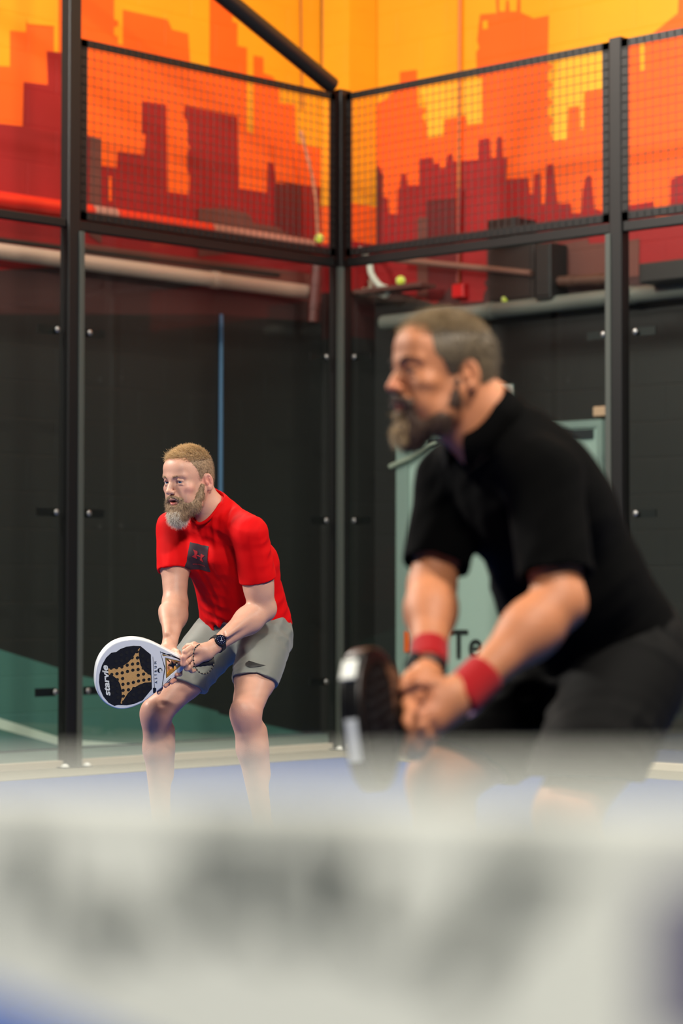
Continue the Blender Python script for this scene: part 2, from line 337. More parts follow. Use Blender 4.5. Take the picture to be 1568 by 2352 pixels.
# glass
def glass_mat(name):
    m = bpy.data.materials.new(name); m.use_nodes = True; nt = m.node_tree
    for n in list(nt.nodes): nt.nodes.remove(n)
    out = nt.nodes.new('ShaderNodeOutputMaterial'); mx = nt.nodes.new('ShaderNodeMixShader'); fr = nt.nodes.new('ShaderNodeFresnel'); fr.inputs[0].default_value = 1.5
    tr = nt.nodes.new('ShaderNodeBsdfTransparent'); tr.inputs[0].default_value = (0.93, 0.965, 0.95, 1); gl = nt.nodes.new('ShaderNodeBsdfGlossy'); gl.inputs['Roughness'].default_value = 0.015
    ge = nt.nodes.new('ShaderNodeNewGeometry'); mu = nt.nodes.new('ShaderNodeMath'); mu.operation = 'MULTIPLY'; iv = nt.nodes.new('ShaderNodeMath'); iv.operation = 'SUBTRACT'; iv.inputs[0].default_value = 1.0
    nt.links.new(ge.outputs['Backfacing'], iv.inputs[1]); nt.links.new(fr.outputs[0], mu.inputs[0]); nt.links.new(iv.outputs[0], mu.inputs[1])
    nt.links.new(mu.outputs[0], mx.inputs[0]); nt.links.new(tr.outputs[0], mx.inputs[1]); nt.links.new(gl.outputs[0], mx.inputs[2]); nt.links.new(mx.outputs[0], out.inputs[0])
    return m
M_glass = glass_mat('clear_glass'); M_gedge = mat('glass_edge', (60, 96, 100), 0.3)
def glass(a, b, ax, label, bolts):
    e = empty('glass_panel', (((a + b) / 2, -0.035, 0.05) if ax == 0 else (-0.035, (a + b) / 2, 0.05))); setp(e, label, 'glass wall', 'clear glass panels of the cage')
    h = (b - a) / 2; H = HM - 0.08
    def Q(u, n, z): return (u, n, z) if ax == 0 else (n, u, z)
    mb = MB(); mb.box(Q(0, 0, H / 2), Q(2 * h - 0.004, 0.012, H)); mb.build('pane', M_glass, e)
    for u, z in bolts:
        mb = MB(); mb.box(Q(u - 0.055 * (1 if u > 0 else -1), -0.012, z - 0.05), Q(0.14, 0.008, 0.045)); k = mb.build('clamp', M_frame, e)
        mb = MB(); mb.ball(Q(u, 0.010, z - 0.05), 0.017, n=8, sc=Q(1, 0.5, 1)); b_ = mb.build('bolt', M_steel, k); b_['label'] = 'bright steel bolt head'
    return e
ZB = (2.40, 1.40, 0.42)
hL = (SL - 0.04 - 0.05) / 2; hR = (SR - 0.04 - 0.05) / 2
glass(0.05, SL - 0.04, 0, 'glass panel of the side wall behind the red shirt player', [(hL - 0.09, z) for z in ZB] + [(-hL + 0.04, z) for z in ZB])
glass(SL + 0.06, SL + 2.1, 0, 'glass panel of the side wall left of the tall mast', [(-0.98, z) for z in ZB])
glass(0.05, SR - 0.04, 1, 'glass panel of the back wall behind the black shirt player', [(hR - 0.06, z) for z in ZB] + [(-hR + 0.04, z) for z in ZB])
glass(SR + 0.06, SR + 2.1, 1, 'glass panel of the back wall at the right edge', [(-0.96, z) for z in ZB])
# diagonal brace from the corner post up to the mast
pa = on_plane(762, 204, 1, -0.02); pb = on_plane(520, -2, 1, -0.02); pa = pa + np.array([0, 0, 0.02]); pb = pa + (pb - pa) * min(2.35, (2.02 - pa[0]) / (pb[0] - pa[0]))
mb = MB(); mb.tube([pa - pa, pb - pa], 0.052, 20); o = mb.build('diagonal_brace', mat('brace_black', (24, 23, 22), 0.4)); o.location = pa; setp(o, 'round black steel tube slanting from the corner post top to the upper left', 'brace')

# ---------------------------------------------------------------- things on the walls
def pipe(name, pix, ax, val, r, mats, label, cat='pipe', split=None, n=16):
    pts = [on_plane(x, y, ax, val) for x, y in pix]; o0 = pts[0]
    mb = MB()
    if split is None: mb.tube([p - o0 for p in pts], r, n)
    else:
        for i in range(len(pts) - 1): mb.tube([pts[i] - o0, pts[i + 1] - o0], r, n, mi=split[i])
    # a pair of collars
    for t in (0.33, 0.72):
        p = pts[0] + (pts[-1] - pts[0]) * t - o0; d = (pts[-1] - pts[0]) / np.linalg.norm(pts[-1] - pts[0])
        if r > 0.03 and len(pts) == 2: mb.tube([p - d * 0.03, p + d * 0.03], r * 1.12, n)
    o = mb.build(name, mats); o.location = o0; setp(o, label, cat); return o
M_pred = mat('red_pipe_paint', (204, 40, 26), 0.35); M_pmau = mat('mauve_pipe_paint', (158, 112, 98), 0.4); M_pbei = mat('beige_pipe_paint', (176, 146, 128), 0.38)
M_pgrey = mat('grey_pipe_paint', (104, 106, 98), 0.5); M_pblk = mat('black_pipe_paint', (22, 21, 20), 0.5)
sv = SIDE + 0.11
pipe('wall_pipe', [(-160, 436), (208, 489), (262, 497), (482, 531), (712, 567)], 1, sv, 0.052, [M_pred, M_pmau], 'upper wall pipe painted red and mauve behind the left mesh panel', split=[0, 1, 0, 1])
pipe('wall_pipe', [(-160, 556), (712, 672)], 1, sv, 0.050, M_pbei, 'lower beige wall pipe seen through the side glass')
pipe('wall_pipe', [(-160, 531), (640, 632)], 1, sv, 0.016, M_pblk, 'thin black conduit just above the beige wall pipe')
pipe('down_pipe', [(728, 600), (718, 740)], 1, SIDE + 0.2, 0.035, mat('maroon_pipe_paint', (92, 40, 34), 0.5), 'short maroon pipe dropping behind the corner post')
pipe('wall_pipe', [(880, 742), (1700, 650)], 0, BACK + 0.11, 0.052, M_pgrey, 'grey wall pipe running right from behind the black shirt player')
pipe('wall_pipe', [(905, 596), (1220, 628)], 0, BACK + 0.14, 0.022, mat('dull_mauve_pipe', (120, 84, 72), 0.5), 'thin mauve pipe through the back glass under the mesh panel')
pipe('wall_pipe', [(1262, 648), (1420, 640)], 0, BACK + 0.09, 0.035, mat('brown_pipe', (86, 56, 44), 0.5), 'short brown pipe left of the right cage post')
pipe('conduit', [(1056, -40), (1052, 650)], 0, BACK + 0.03, 0.011, mat('conduit_paint', (200, 110, 40), 0.5), 'thin vertical conduit down the back mural', 'conduit')
pipe('cable', [(1055, 430), (1050, 650)], 0, BACK + 0.05, 0.010, mat('conduit_red', (140, 50, 44), 0.5), 'dull red cable running down to the red switch box', 'cable')
pipe('rope', [(690, 300), (716, 400), (726, 460), (729, 540)], 1, SIDE + 0.16, 0.011, mat('pale_rope', (196, 132, 96), 0.7), 'pale rope hanging beside the corner post behind the left mesh panel', 'rope')
for xy, lb in (((697, 300), 'thin brown cable down the mural just left of the corner'),):
    pipe('cable', [(690, -30), (694, 250)], 1, SIDE + 0.02, 0.006, mat('brown_cable', (150, 86, 20), 0.6), lb, 'cable')
pipe('cable', [(741, -40), (741, 215)], 1, SIDE + 0.02, 0.010, mat('brown_cable_2', (120, 66, 16), 0.6), 'dark vertical cable on the mural above the corner post', 'cable')
pipe('blue_strip', [(508, 722), (506, 1500)], 1, SIDE + 0.03, 0.013, mat('blue_strip_paint', (72, 108, 142), 0.4), 'vertical blue strip on the black wall behind the red shirt player', 'strip')
pipe('blue_strip', [(156, 722), (152, 1540)], 1, SIDE + 0.03, 0.009, mat('blue_strip_paint_2', (66, 96, 128), 0.4), 'vertical blue strip on the black wall along the left of the mast', 'strip')
M_ball = mat('ball_felt', (205, 220, 60), 0.9, sheen=0.5, bump=(400, 0.4))
for (x, y, ax, v, lb) in ((733, 548, 1, SIDE + 0.16, 'yellow ball stuck behind the mesh beside the corner post'), (920, 645, 0, BACK + 0.2, 'yellow ball resting on the ledge behind the back glass'), (1162, 688, 0, BACK + 0.10, 'dim yellow ball on top of the grey wall pipe')):
    c = on_plane(x, y, ax, v); mb = MB(); mb.ball((0, 0, 0), 0.033, n=14); mb.tube([(0.0335 * math.cos(t) , 0.0335 * math.sin(t) * math.cos(0.6 * math.sin(2 * t)), 0.0335 * math.sin(t) * math.sin(0.6 * math.sin(2 * t))) for t in np.linspace(0, 2 * PI, 30, endpoint=False)], 0.0012, 5, mi=1, closed=True)
    o = mb.build('padel_ball', [M_ball, M_white]); o.location = c; setp(o, lb, 'ball')
    if y == 645:
        mb = MB(); mb.box((0, 0, 0), (0.16, 0.62, 0.03)); k = mb.build('wall_ledge', mat('ledge_paint', (84, 50, 42), 0.6), bevel=0.004); k.location = c + np.array([-0.02, -0.08, -0.048]); setp(k, 'narrow mauve ledge under the yellow ball on the back wall', 'ledge')
# pale corrugated hose curled near the corner
def spl(P, n=40):
    P = [np.array(p, float) for p in P]; P = [2 * P[0] - P[1]] + P + [2 * P[-1] - P[-2]]; out = []
    for i in range(1, len(P) - 2):
        for t in np.linspace(0, 1, n // (len(P) - 3), endpoint=False):
            a, b, c, d = P[i - 1:i + 3]; out.append(0.5 * ((2 * b) + (-a + c) * t + (2 * a - 5 * b + 4 * c - d) * t * t + (-a + 3 * b - 3 * c + d) * t ** 3))
    out.append(P[-2]); return out
hp = spl([on_plane(x, y, 0, BACK + v) for x, y, v in ((826, 572, .2), (846, 596, .22), (853, 630, .24), (872, 656, .24), (889, 664, .2), (884, 678, .16), (868, 668, .14), (872, 650, .12))], 56)
M_hose = mat('pale_hose', (188, 190, 176), 0.45)
mb = MB(); mb.tube([q - hp[0] for q in hp], [0.021 + 0.0025 * (i % 2) for i in range(len(hp))], 12); o = mb.build('flexible_hose', M_hose); o.location = hp[0]; setp(o, 'pale flexible hose curling down beside the corner post', 'hose')
hp = spl([on_plane(x, y, 0, BACK + v) for x, y, v in ((822, 640, .1), (826, 658, .12), (840, 668, .14), (852, 658, .14), (850, 646, .1))], 30)
mb = MB(); mb.tube([q - hp[0] for q in hp], 0.017, 12); o = mb.build('flexible_hose', mat('dull_hose', (150, 140, 122), 0.5)); o.location = hp[0]; setp(o, 'short dull hose loop right against the corner post', 'hose')
def wall_box(name, x0, y0, x1, y1, depth, m, label, cat, lid=None):
    a = on_plane(x0, y1, 0, BACK + depth); b = on_plane(x1, y0, 0, BACK + depth)
    w = abs(b[1] - a[1]); h = abs(b[2] - a[2]); e = empty(name, (BACK, (a[1] + b[1]) / 2, min(a[2], b[2]))); setp(e, label, cat)
    mb = MB(); mb.box((depth / 2, 0, h / 2), (depth, w, h)); mb.build('housing', m, e, bevel=0.008)
    mb = MB(); mb.box((depth + 0.004, 0, h / 2), (0.008, w * 0.86, h * 0.86)); mb.build('cover', lid or m, e, bevel=0.003)
    return e
M_dark = mat('dark_plastic', (26, 25, 24), 0.5)
wall_box('equipment_box', 1118, 497, 1182, 552, 0.22, M_dark, 'dark box on the back wall behind the right mesh panel', 'box')
wall_box('equipment_box', 1122, 556, 1226, 700, 0.12, mat('dark_brown', (40, 28, 24), 0.6), 'large dark brown cabinet on the back wall under the mesh panel', 'cabinet')
wall_box('equipment_box', 1229, 556, 1264, 690, 0.18, M_dark, 'narrow black upright box beside the brown cabinet', 'box')
wall_box('switch_box', 1037, 650, 1064, 686, 0.07, mat('red_box', (196, 16, 18), 0.4), 'small red switch box under the vertical cable', 'box')
wall_box('loudspeaker', 1466, 590, 1600, 652, 0.3, M_dark, 'wide black box on the back wall at the right edge', 'speaker')
wall_box('small_sign', 1146, 880, 1180, 922, 0.02, mat('sign_green', (40, 66, 56), 0.5), 'small green and white sign behind the black shirt player', 'sign', mat('sign_white', (190, 205, 200), 0.5))
wall_box('sensor_box', 1361, 932, 1392, 958, 0.06, mat('beige_plastic', (196, 160, 130), 0.5), 'small beige box left of the right cage post', 'box')
wall_box('alarm_box', 1424, 1168, 1436, 1196, 0.05, mat('alarm_red', (150, 10, 14), 0.4), 'tiny red box right of the black shirt player', 'box')
# display board leaning on the back wall, partly hidden by the player
def board():
    dx = BACK + 0.05
    tl = on_plane(914, 994, 0, dx); tr = on_plane(1386, 964, 0, dx)
    y0, y1 = tl[1], tr[1]; ztop = tr[2]; z0 = 0.03
    e = empty('display_board', (dx, (y0 + y1) / 2, 0)); setp(e, 'pale grey green display board with black letters behind the black shirt player', 'board')
    w = y1 - y0; h = ztop - z0; Mf = mat('board_frame', (128, 146, 138), 0.5); Mp = mat('board_panel', (158, 178, 168), 0.6); Md = mat('board_dark', (34, 38, 42), 0.5)
    mb = MB(); fw = 0.11
    mb.box((0, -w / 2 + fw / 2, h / 2 + z0), (0.04, fw, h)); mb.box((0, w / 2 - 0.02, h / 2 + z0), (0.04, 0.04, h)); mb.box((0, 0, z0 + h - 0.02), (0.038, w - 0.01, 0.045)); mb.box((0, 0, z0 + 0.04), (0.038, w - 0.01, 0.08)); mb.build('frame', Mf, e)
    mb = MB(); mb.box((0.0, 0, h / 2 + z0), (0.01, w - 0.04, h - 0.05)); mb.build('backing', Mp, e)
    mb = MB(); mb.box((0.012, 0.1, z0 + h - 0.085), (0.012, w - 0.35, 0.06)); mb.build('dark_strip', Md, e)
    mb = MB(); c = on_plane(934, 1474, 0, dx + 0.03); mb.box((0.024, c[1] - (y0 + y1) / 2, c[2]), (0.012, 0.05, 0.14)); mb.build('orange_mark', mat('orange_print', (222, 92, 12), 0.6), e)
    me = text_mesh('Te', 0.27, extrude=0.001, bold=0.004); me.materials.append(mat('black_print', (18, 18, 18), 0.6))
    c = on_plane(1068, 1484, 0, dx + 0.02); o = link_mesh('lettering', me, e)
    o.matrix_local = Matrix(((0, 0, 1, 0.012), (1, 0, 0, c[1] - (y0 + y1) / 2), (0, 1, 0, c[2]), (0, 0, 0, 1)))
    return e
board()
pipe('tie_cord', [(896, 1072), (940, 1052), (985, 1022), (1000, 1018)], 0, BACK + 0.092, 0.018, mat('pale_cord', (150, 158, 142), 0.6), 'pale slanting strap at the top left of the display board', 'strap')
wall_box('door_closer', 1540, 1440, 1700, 1480, 0.02, mat('brown_plate', (84, 50, 20), 0.6), 'dim brown plate low on the back wall at the right edge', 'plate') if False else None

# ---------------------------------------------------------------- net
def net():
    e = empty('court_net', (10.0, 5.0, 0)); setp(e, 'white banded court net blurred across the bottom of the picture', 'net')
    Mt = mat('net_band_white', (212, 212, 200), 0.75, bump=(500, 0.2)); Mg = mat('net_print_grey', (58, 64, 62), 0.8); Mpu = mat('net_print_purple', (60, 52, 92), 0.8); Mc = mat('net_cord', (24, 26, 30), 0.8)
    def top(y): return 0.9142 + (y - 9.42) * 0.046 if y > 9.1 else 0.8995 - (9.1 - y) * 0.004 if y > 5 else 0.883 + (5 - y) * 0.008
    ys = list(np.linspace(0.02, 9.0, 30)) + list(np.linspace(9.1, 9.99, 30)); mb = MB(); prof = [(-0.005, -0.084), (-0.0055, -0.04), (-0.0055, -0.004), (-0.003, 0.0), (0.003, 0.0), (0.0055, -0.004), (0.0055, -0.04), (0.005, -0.084)]
    bot = lambda y: 0.835 - max(0, y - 9.42) * 0.13
    vs = [(dx, y - 5, top(y) + (dz if dz > -0.08 else bot(y) - top(y))) for y in ys for dx, dz in prof]; n = len(prof); fs = []
    for i in range(len(ys) - 1):
        for k in range(n): fs.append((i * n + k, i * n + (k + 1) % n, (i + 1) * n + (k + 1) % n, (i + 1) * n + k))
    mb.add(vs, fs, 0, False); mb.build('top_band', Mt, e)
    # printed marks on the band
    xs = 10.0062
    def mark(pts, m, name, lab):
        q = [on_plane(x, y, 0, xs) - np.array([10.0, 5.0, 0]) for x, y in pts]; mb = MB()
        k = len(q); q2 = [p + np.array([-0.0008, 0, 0]) for p in q]
        mb.add(q + q2, [tuple(range(k)), tuple(range(2 * k - 1, k - 1, -1))] + [(i, (i + 1) % k, k + (i + 1) % k, k + i) for i in range(k)]); o = mb.build(name, m, e); o['label'] = lab
    G = [[(25, 1900), (62, 1900), (70, 2120), (30, 2120)], [(100, 1930), (135, 1930), (130, 2060), (100, 2060)], [(150, 2060), (215, 2075), (290, 2070), (290, 2180), (230, 2205), (150, 2170)], [(410, 1905), (620, 1895), (620, 1960), (560, 1975), (560, 2100), (470, 2145), (430, 2120), (440, 1980)],
         [(650, 1925), (760, 1940), (765, 2160), (700, 2170), (655, 2100)], [(780, 1930), (880, 1950), (860, 1985), (800, 2000), (790, 2170), (920, 2215), (960, 2200), (985, 2140), (960, 2120), (880, 2160), (830, 2100), (820, 2010), (790, 1990)],
         [(1105, 1960), (1310, 1960), (1290, 2010), (1180, 2150), (1120, 2200), (1080, 2260), (1010, 2270), (1000, 2220), (1080, 2120), (1100, 2050)], [(300, 2060), (400, 2110), (420, 2180), (330, 2150)], [(540, 2090), (640, 2100), (650, 2180), (560, 2160)], [(640, 1900), (775, 1915), (775, 1960), (640, 1945)], [(1180, 1935), (1330, 1940), (1330, 1975), (1180, 1970)], [(1040, 2180), (1120, 2170), (1110, 2290), (1030, 2290)], [(5, 1900), (25, 1900), (28, 2130), (5, 2130)]]
    for g in G: mark(g, Mg, 'printed_mark', 'grey printed mark')
    mark([(1512, 2010), (1700, 2010), (1700, 2420), (1500, 2420), (1495, 2120)], Mpu, 'printed_mark', 'purple printed mark')
    mb = MB()
    for y in np.arange(0.05, 9.99, 0.045): mb.tube([(0, y - 5, 0.01), (0, y - 5, 0.81)], 0.0014, 4, caps=False)
    for z in np.arange(0.03, 0.82, 0.045): mb.tube([(0, -4.97, z), (0, 4.98, z)], 0.0014, 4, caps=False)
    k = mb.build('cord_mesh', Mc, e)
    for y in (0.0, 10.02):
        mb = MB(); mb.box((0, y - 5, 0.47), (0.05, 0.04, 0.94)); mb.build('net_post', M_frame, e)
net()

# ================================================================ implicit-surface modelling of the two players
class Op:
    __slots__ = ('t', 'a', 'b', 'ra', 'rb', 'k', 's', 'R', 'sub')
    def __init__(o, t, a, b=None, ra=None, rb=None, k=0.01, s=1, R=None, sub=None):
        o.t = t; o.a = np.array(a, float) if a is not None else None; o.b = None if b is None else np.array(b, float); o.ra = ra; o.rb = rb; o.k = k; o.s = s; o.R = R; o.sub = sub
def C(a, b, ra, rb, k=0.02, s=1): return Op('c', a, b, ra, rb, k, s)
def S(a, r, k=0.01, s=1): return Op('c', a, a, r, r, k, s)
def E_(a, r, k=0.02, R=None, s=1): return Op('e', a, ra=np.array(r, float), k=k, s=s, R=np.eye(3) if R is None else R)
def PL(p, n, k=0.004):
    """keeps the side the normal points away from"""
    n = np.array(n, float); return Op('p', p, n / np.linalg.norm(n), k=k, s=-2)
def SUB(ops, k=0.01, s=1): return Op('g', None, k=k, s=s, sub=ops)
def xf(ops, R, o):
    out = []
    for q in ops:
        n = Op(q.t, None, k=q.k, s=q.s); n.ra = q.ra; n.rb = q.rb
        n.a = None if q.a is None else R @ q.a + o
        if q.t == 'p': n.b = R @ q.b
        else: n.b = None if q.b is None else R @ q.b + o
        n.R = None if q.R is None else R @ q.R
        n.sub = None if q.sub is None else xf(q.sub, R, o)
        out.append(n)
    return out
def grow(ops, g):
    out = []
    for q in ops:
        n = Op(q.t, q.a, q.b, q.ra, q.rb, q.k, q.s, q.R, q.sub)
        if q.t == 'c': n.ra = q.ra + g; n.rb = q.rb + g
        elif q.t == 'e': n.ra = q.ra + g
        out.append(n)
    return out
def evalf(ops, lo, h, shape):
    F = np.full(shape, 1.0, np.float32)
    ax = [lo[i] + h * np.arange(shape[i]) for i in range(3)]
    for q in ops:
        if q.t == 'g':
            d = evalf(q.sub, lo, h, shape); sl = (slice(None),) * 3
        else:
            if q.t == 'p': sl = (slice(None),) * 3
            else:
                rr = max(q.ra, q.rb) if q.t == 'c' else float(q.ra.max())
                pad = rr + q.k + (0.03 if q.s > 0 else 0.004) + 2 * h
                mn = np.minimum(q.a, q.b if q.b is not None else q.a) - pad; mx = np.maximum(q.a, q.b if q.b is not None else q.a) + pad
                i0 = [max(0, int((mn[i] - lo[i]) / h)) for i in range(3)]; i1 = [min(shape[i], int((mx[i] - lo[i]) / h) + 2) for i in range(3)]
                if any(i1[i] <= i0[i] for i in range(3)): continue
                sl = tuple(slice(i0[i], i1[i]) for i in range(3))
            X = (ax[0][sl[0]])[:, None, None].astype(np.float32); Y = (ax[1][sl[1]])[None, :, None].astype(np.float32); Z = (ax[2][sl[2]])[None, None, :].astype(np.float32)
            X = X - np.float32(q.a[0]); Y = Y - np.float32(q.a[1]); Z = Z - np.float32(q.a[2])
            if q.t == 'c':
                ab = q.b - q.a; L2 = float(ab @ ab)
                if L2 < 1e-12: d = np.sqrt(X * X + Y * Y + Z * Z) - np.float32(q.ra)
                else:
                    t = np.clip((X * ab[0] + Y * ab[1] + Z * ab[2]) / L2, 0, 1)
                    d = np.sqrt((X - t * ab[0]) ** 2 + (Y - t * ab[1]) ** 2 + (Z - t * ab[2]) ** 2) - (q.ra + t * (q.rb - q.ra))
            elif q.t == 'e':
                R = q.R; r = q.ra
                u = (X * R[0, 0] + Y * R[1, 0] + Z * R[2, 0]) / r[0]; v = (X * R[0, 1] + Y * R[1, 1] + Z * R[2, 1]) / r[1]; w = (X * R[0, 2] + Y * R[1, 2] + Z * R[2, 2]) / r[2]
                k0 = np.sqrt(u * u + v * v + w * w) + 1e-6; k1 = np.sqrt((u / r[0]) ** 2 + (v / r[1]) ** 2 + (w / r[2]) ** 2) + 1e-6
                d = k0 * (k0 - 1) / k1
            else: d = X * q.b[0] + Y * q.b[1] + Z * q.b[2]
        A = F[sl]; k = max(q.k, 1e-4)
        if q.s == 1:
            hh = np.clip(0.5 + 0.5 * (A - d) / k, 0, 1); F[sl] = A * (1 - hh) + d * hh - k * hh * (1 - hh)
        else:
            if q.s == -1: d = -d
            hh = np.clip(0.5 - 0.5 * (A - d) / k, 0, 1); F[sl] = A * (1 - hh) + d * hh + k * hh * (1 - hh)
    return F
CORN = np.array([(i, j, k) for i in (0, 1) for j in (0, 1) for k in (0, 1)])
def nets(F, lo, h):
    Sg = F < 0; nx, ny, nz = F.shape
    cnt = np.zeros((nx - 1, ny - 1, nz - 1), np.uint8)
    for i, j, k in CORN: cnt += Sg[i:nx - 1 + i, j:ny - 1 + j, k:nz - 1 + k]
    idx = np.argwhere((cnt > 0) & (cnt < 8)); ids = np.full(cnt.shape, -1, np.int64); ids[tuple(idx.T)] = np.arange(len(idx))
    acc = np.zeros((len(idx), 3)); num = np.zeros(len(idx))
    vals = {}
    for c in CORN: vals[tuple(c)] = F[tuple((idx + c).T)].astype(float)
    for c in CORN:
        for a in range(3):
            if c[a]: continue
            c2 = c.copy(); c2[a] = 1; fa = vals[tuple(c)]; fb = vals[tuple(c2)]; m = (fa < 0) != (fb < 0)
            t = np.where(m, fa / np.where(m, fa - fb, 1), 0)[:, None]
            acc += np.where(m[:, None], c + t * (c2 - c), 0); num += m
    V = lo + (idx + acc / num[:, None]) * h
    quads = []
    for a in range(3):
        b, c = (a + 1) % 3, (a + 2) % 3
        s0 = [slice(0, n) for n in Sg.shape]; s1 = list(s0); s0[a] = slice(0, Sg.shape[a] - 1); s1[a] = slice(1, Sg.shape[a])
        for q in (s0, s1): q[b] = slice(1, Sg.shape[b] - 1); q[c] = slice(1, Sg.shape[c] - 1)
        A = Sg[tuple(s0)]; B = Sg[tuple(s1)]
        for m, flip in ((A & ~B, False), (~A & B, True)):
            e = np.argwhere(m)
            if not len(e): continue
            e[:, b] += 1; e[:, c] += 1
            def g(db, dc):
                f = e.copy(); f[:, b] -= db; f[:, c] -= dc; return ids[tuple(f.T)]
            q = np.stack([g(1, 1), g(0, 1), g(0, 0), g(1, 0)], 1)
            if flip: q = q[:, ::-1]
            quads.append(q)
    Q = np.concatenate(quads); Q = Q[(Q >= 0).all(1)]
    return V, Q
def relax(V, Q, n=1, lam=0.5):
    e = np.concatenate([Q[:, [0, 1]], Q[:, [1, 2]], Q[:, [2, 3]], Q[:, [3, 0]]]); e = np.concatenate([e, e[:, ::-1]])
    for _ in range(n):
        acc = np.zeros_like(V); c = np.bincount(e[:, 0], minlength=len(V)).astype(float)
        for a in range(3): acc[:, a] = np.bincount(e[:, 0], weights=V[e[:, 1], a], minlength=len(V))
        V = V + lam * (acc / np.maximum(c, 1)[:, None] - V)
    return V
def field_mesh(ops, lo, hi, h, disp=None, sm=1):
    lo = np.array(lo, float); hi = np.array(hi, float); shape = tuple(int(math.ceil((hi[i] - lo[i]) / h)) + 1 for i in range(3))
    F = evalf(ops, lo, h, shape)
    if disp is not None:
        X = (lo[0] + h * np.arange(shape[0]))[:, None, None]; Y = (lo[1] + h * np.arange(shape[1]))[None, :, None]; Z = (lo[2] + h * np.arange(shape[2]))[None, None, :]
        F = F + disp(X, Y, Z).astype(np.float32)
    V, Q = nets(F, lo, h)
    if sm: V = relax(V, Q, sm)
    return V, Q
def mesh_vq(name, V, Q, mats, parent=None, tone=None, mi=None):
    me = bpy.data.meshes.new(name)
    Q = np.asarray(Q); used = np.unique(Q); mp = np.zeros(len(V), int); mp[used] = np.arange(len(used)); V = V[used]; Q = mp[Q]
    me.vertices.add(len(V)); me.vertices.foreach_set('co', V.astype(np.float32).ravel())
    me.loops.add(Q.size); me.loops.foreach_set('vertex_index', Q.ravel().astype(np.int32))
    me.polygons.add(len(Q)); me.polygons.foreach_set('loop_start', np.arange(0, Q.size, 4, dtype=np.int32)); me.polygons.foreach_set('loop_total', np.full(len(Q), 4, np.int32))
    me.polygons.foreach_set('use_smooth', np.ones(len(Q), bool))
    if not isinstance(mats, (list, tuple)): mats = [mats]
    for m in mats: me.materials.append(m)
    if mi is not None: me.polygons.foreach_set('material_index', mi)
    me.update(calc_edges=True)
    if tone is not None:
        ca = me.color_attributes.new('tone', 'FLOAT_COLOR', 'POINT'); t = tone(V); ca.data.foreach_set('color', np.concatenate([t, np.ones((len(V), 1))], 1).astype(np.float32).ravel())
    return link_mesh(name, me, parent)

# local frame of a player: R = right in the picture, F = away from the camera, Z up
RH = np.array([RT[0], RT[1], 0]); RH /= np.linalg.norm(RH); FH = np.array([-RH[1], RH[0], 0.0])
RZ = math.atan2(RH[1], RH[0])
class Frame:
    def __init__(s, px, depth):
        w = at_depth(px, 1350, depth); s.O = np.array([w[0], w[1], 0.0])
    def L(s, w): d = w - s.O; return np.array([d @ RH, d @ FH, d[2]])
    def P(s, x, y, d): return s.L(at_depth(x, y, d))
def basis(right, fwd, up):
    return np.stack([right, fwd, up], 1)
def head_R(yaw, pitch, roll=0.0):
    """yaw: degrees the face is turned to picture-left away from facing the camera; pitch down positive"""
    a = math.radians(yaw); f0 = np.array([-math.sin(a), -math.cos(a), 0]); up0 = np.array([0, 0, 1.0]); p = math.radians(pitch)
    f = f0 * math.cos(p) - up0 * math.sin(p); r = np.cross(f0, up0); u = np.cross(r, f)
    q = math.radians(roll); r2 = r * math.cos(q) + u * math.sin(q); u2 = -r * math.sin(q) + u * math.cos(q)
    return basis(r2, f, u2)

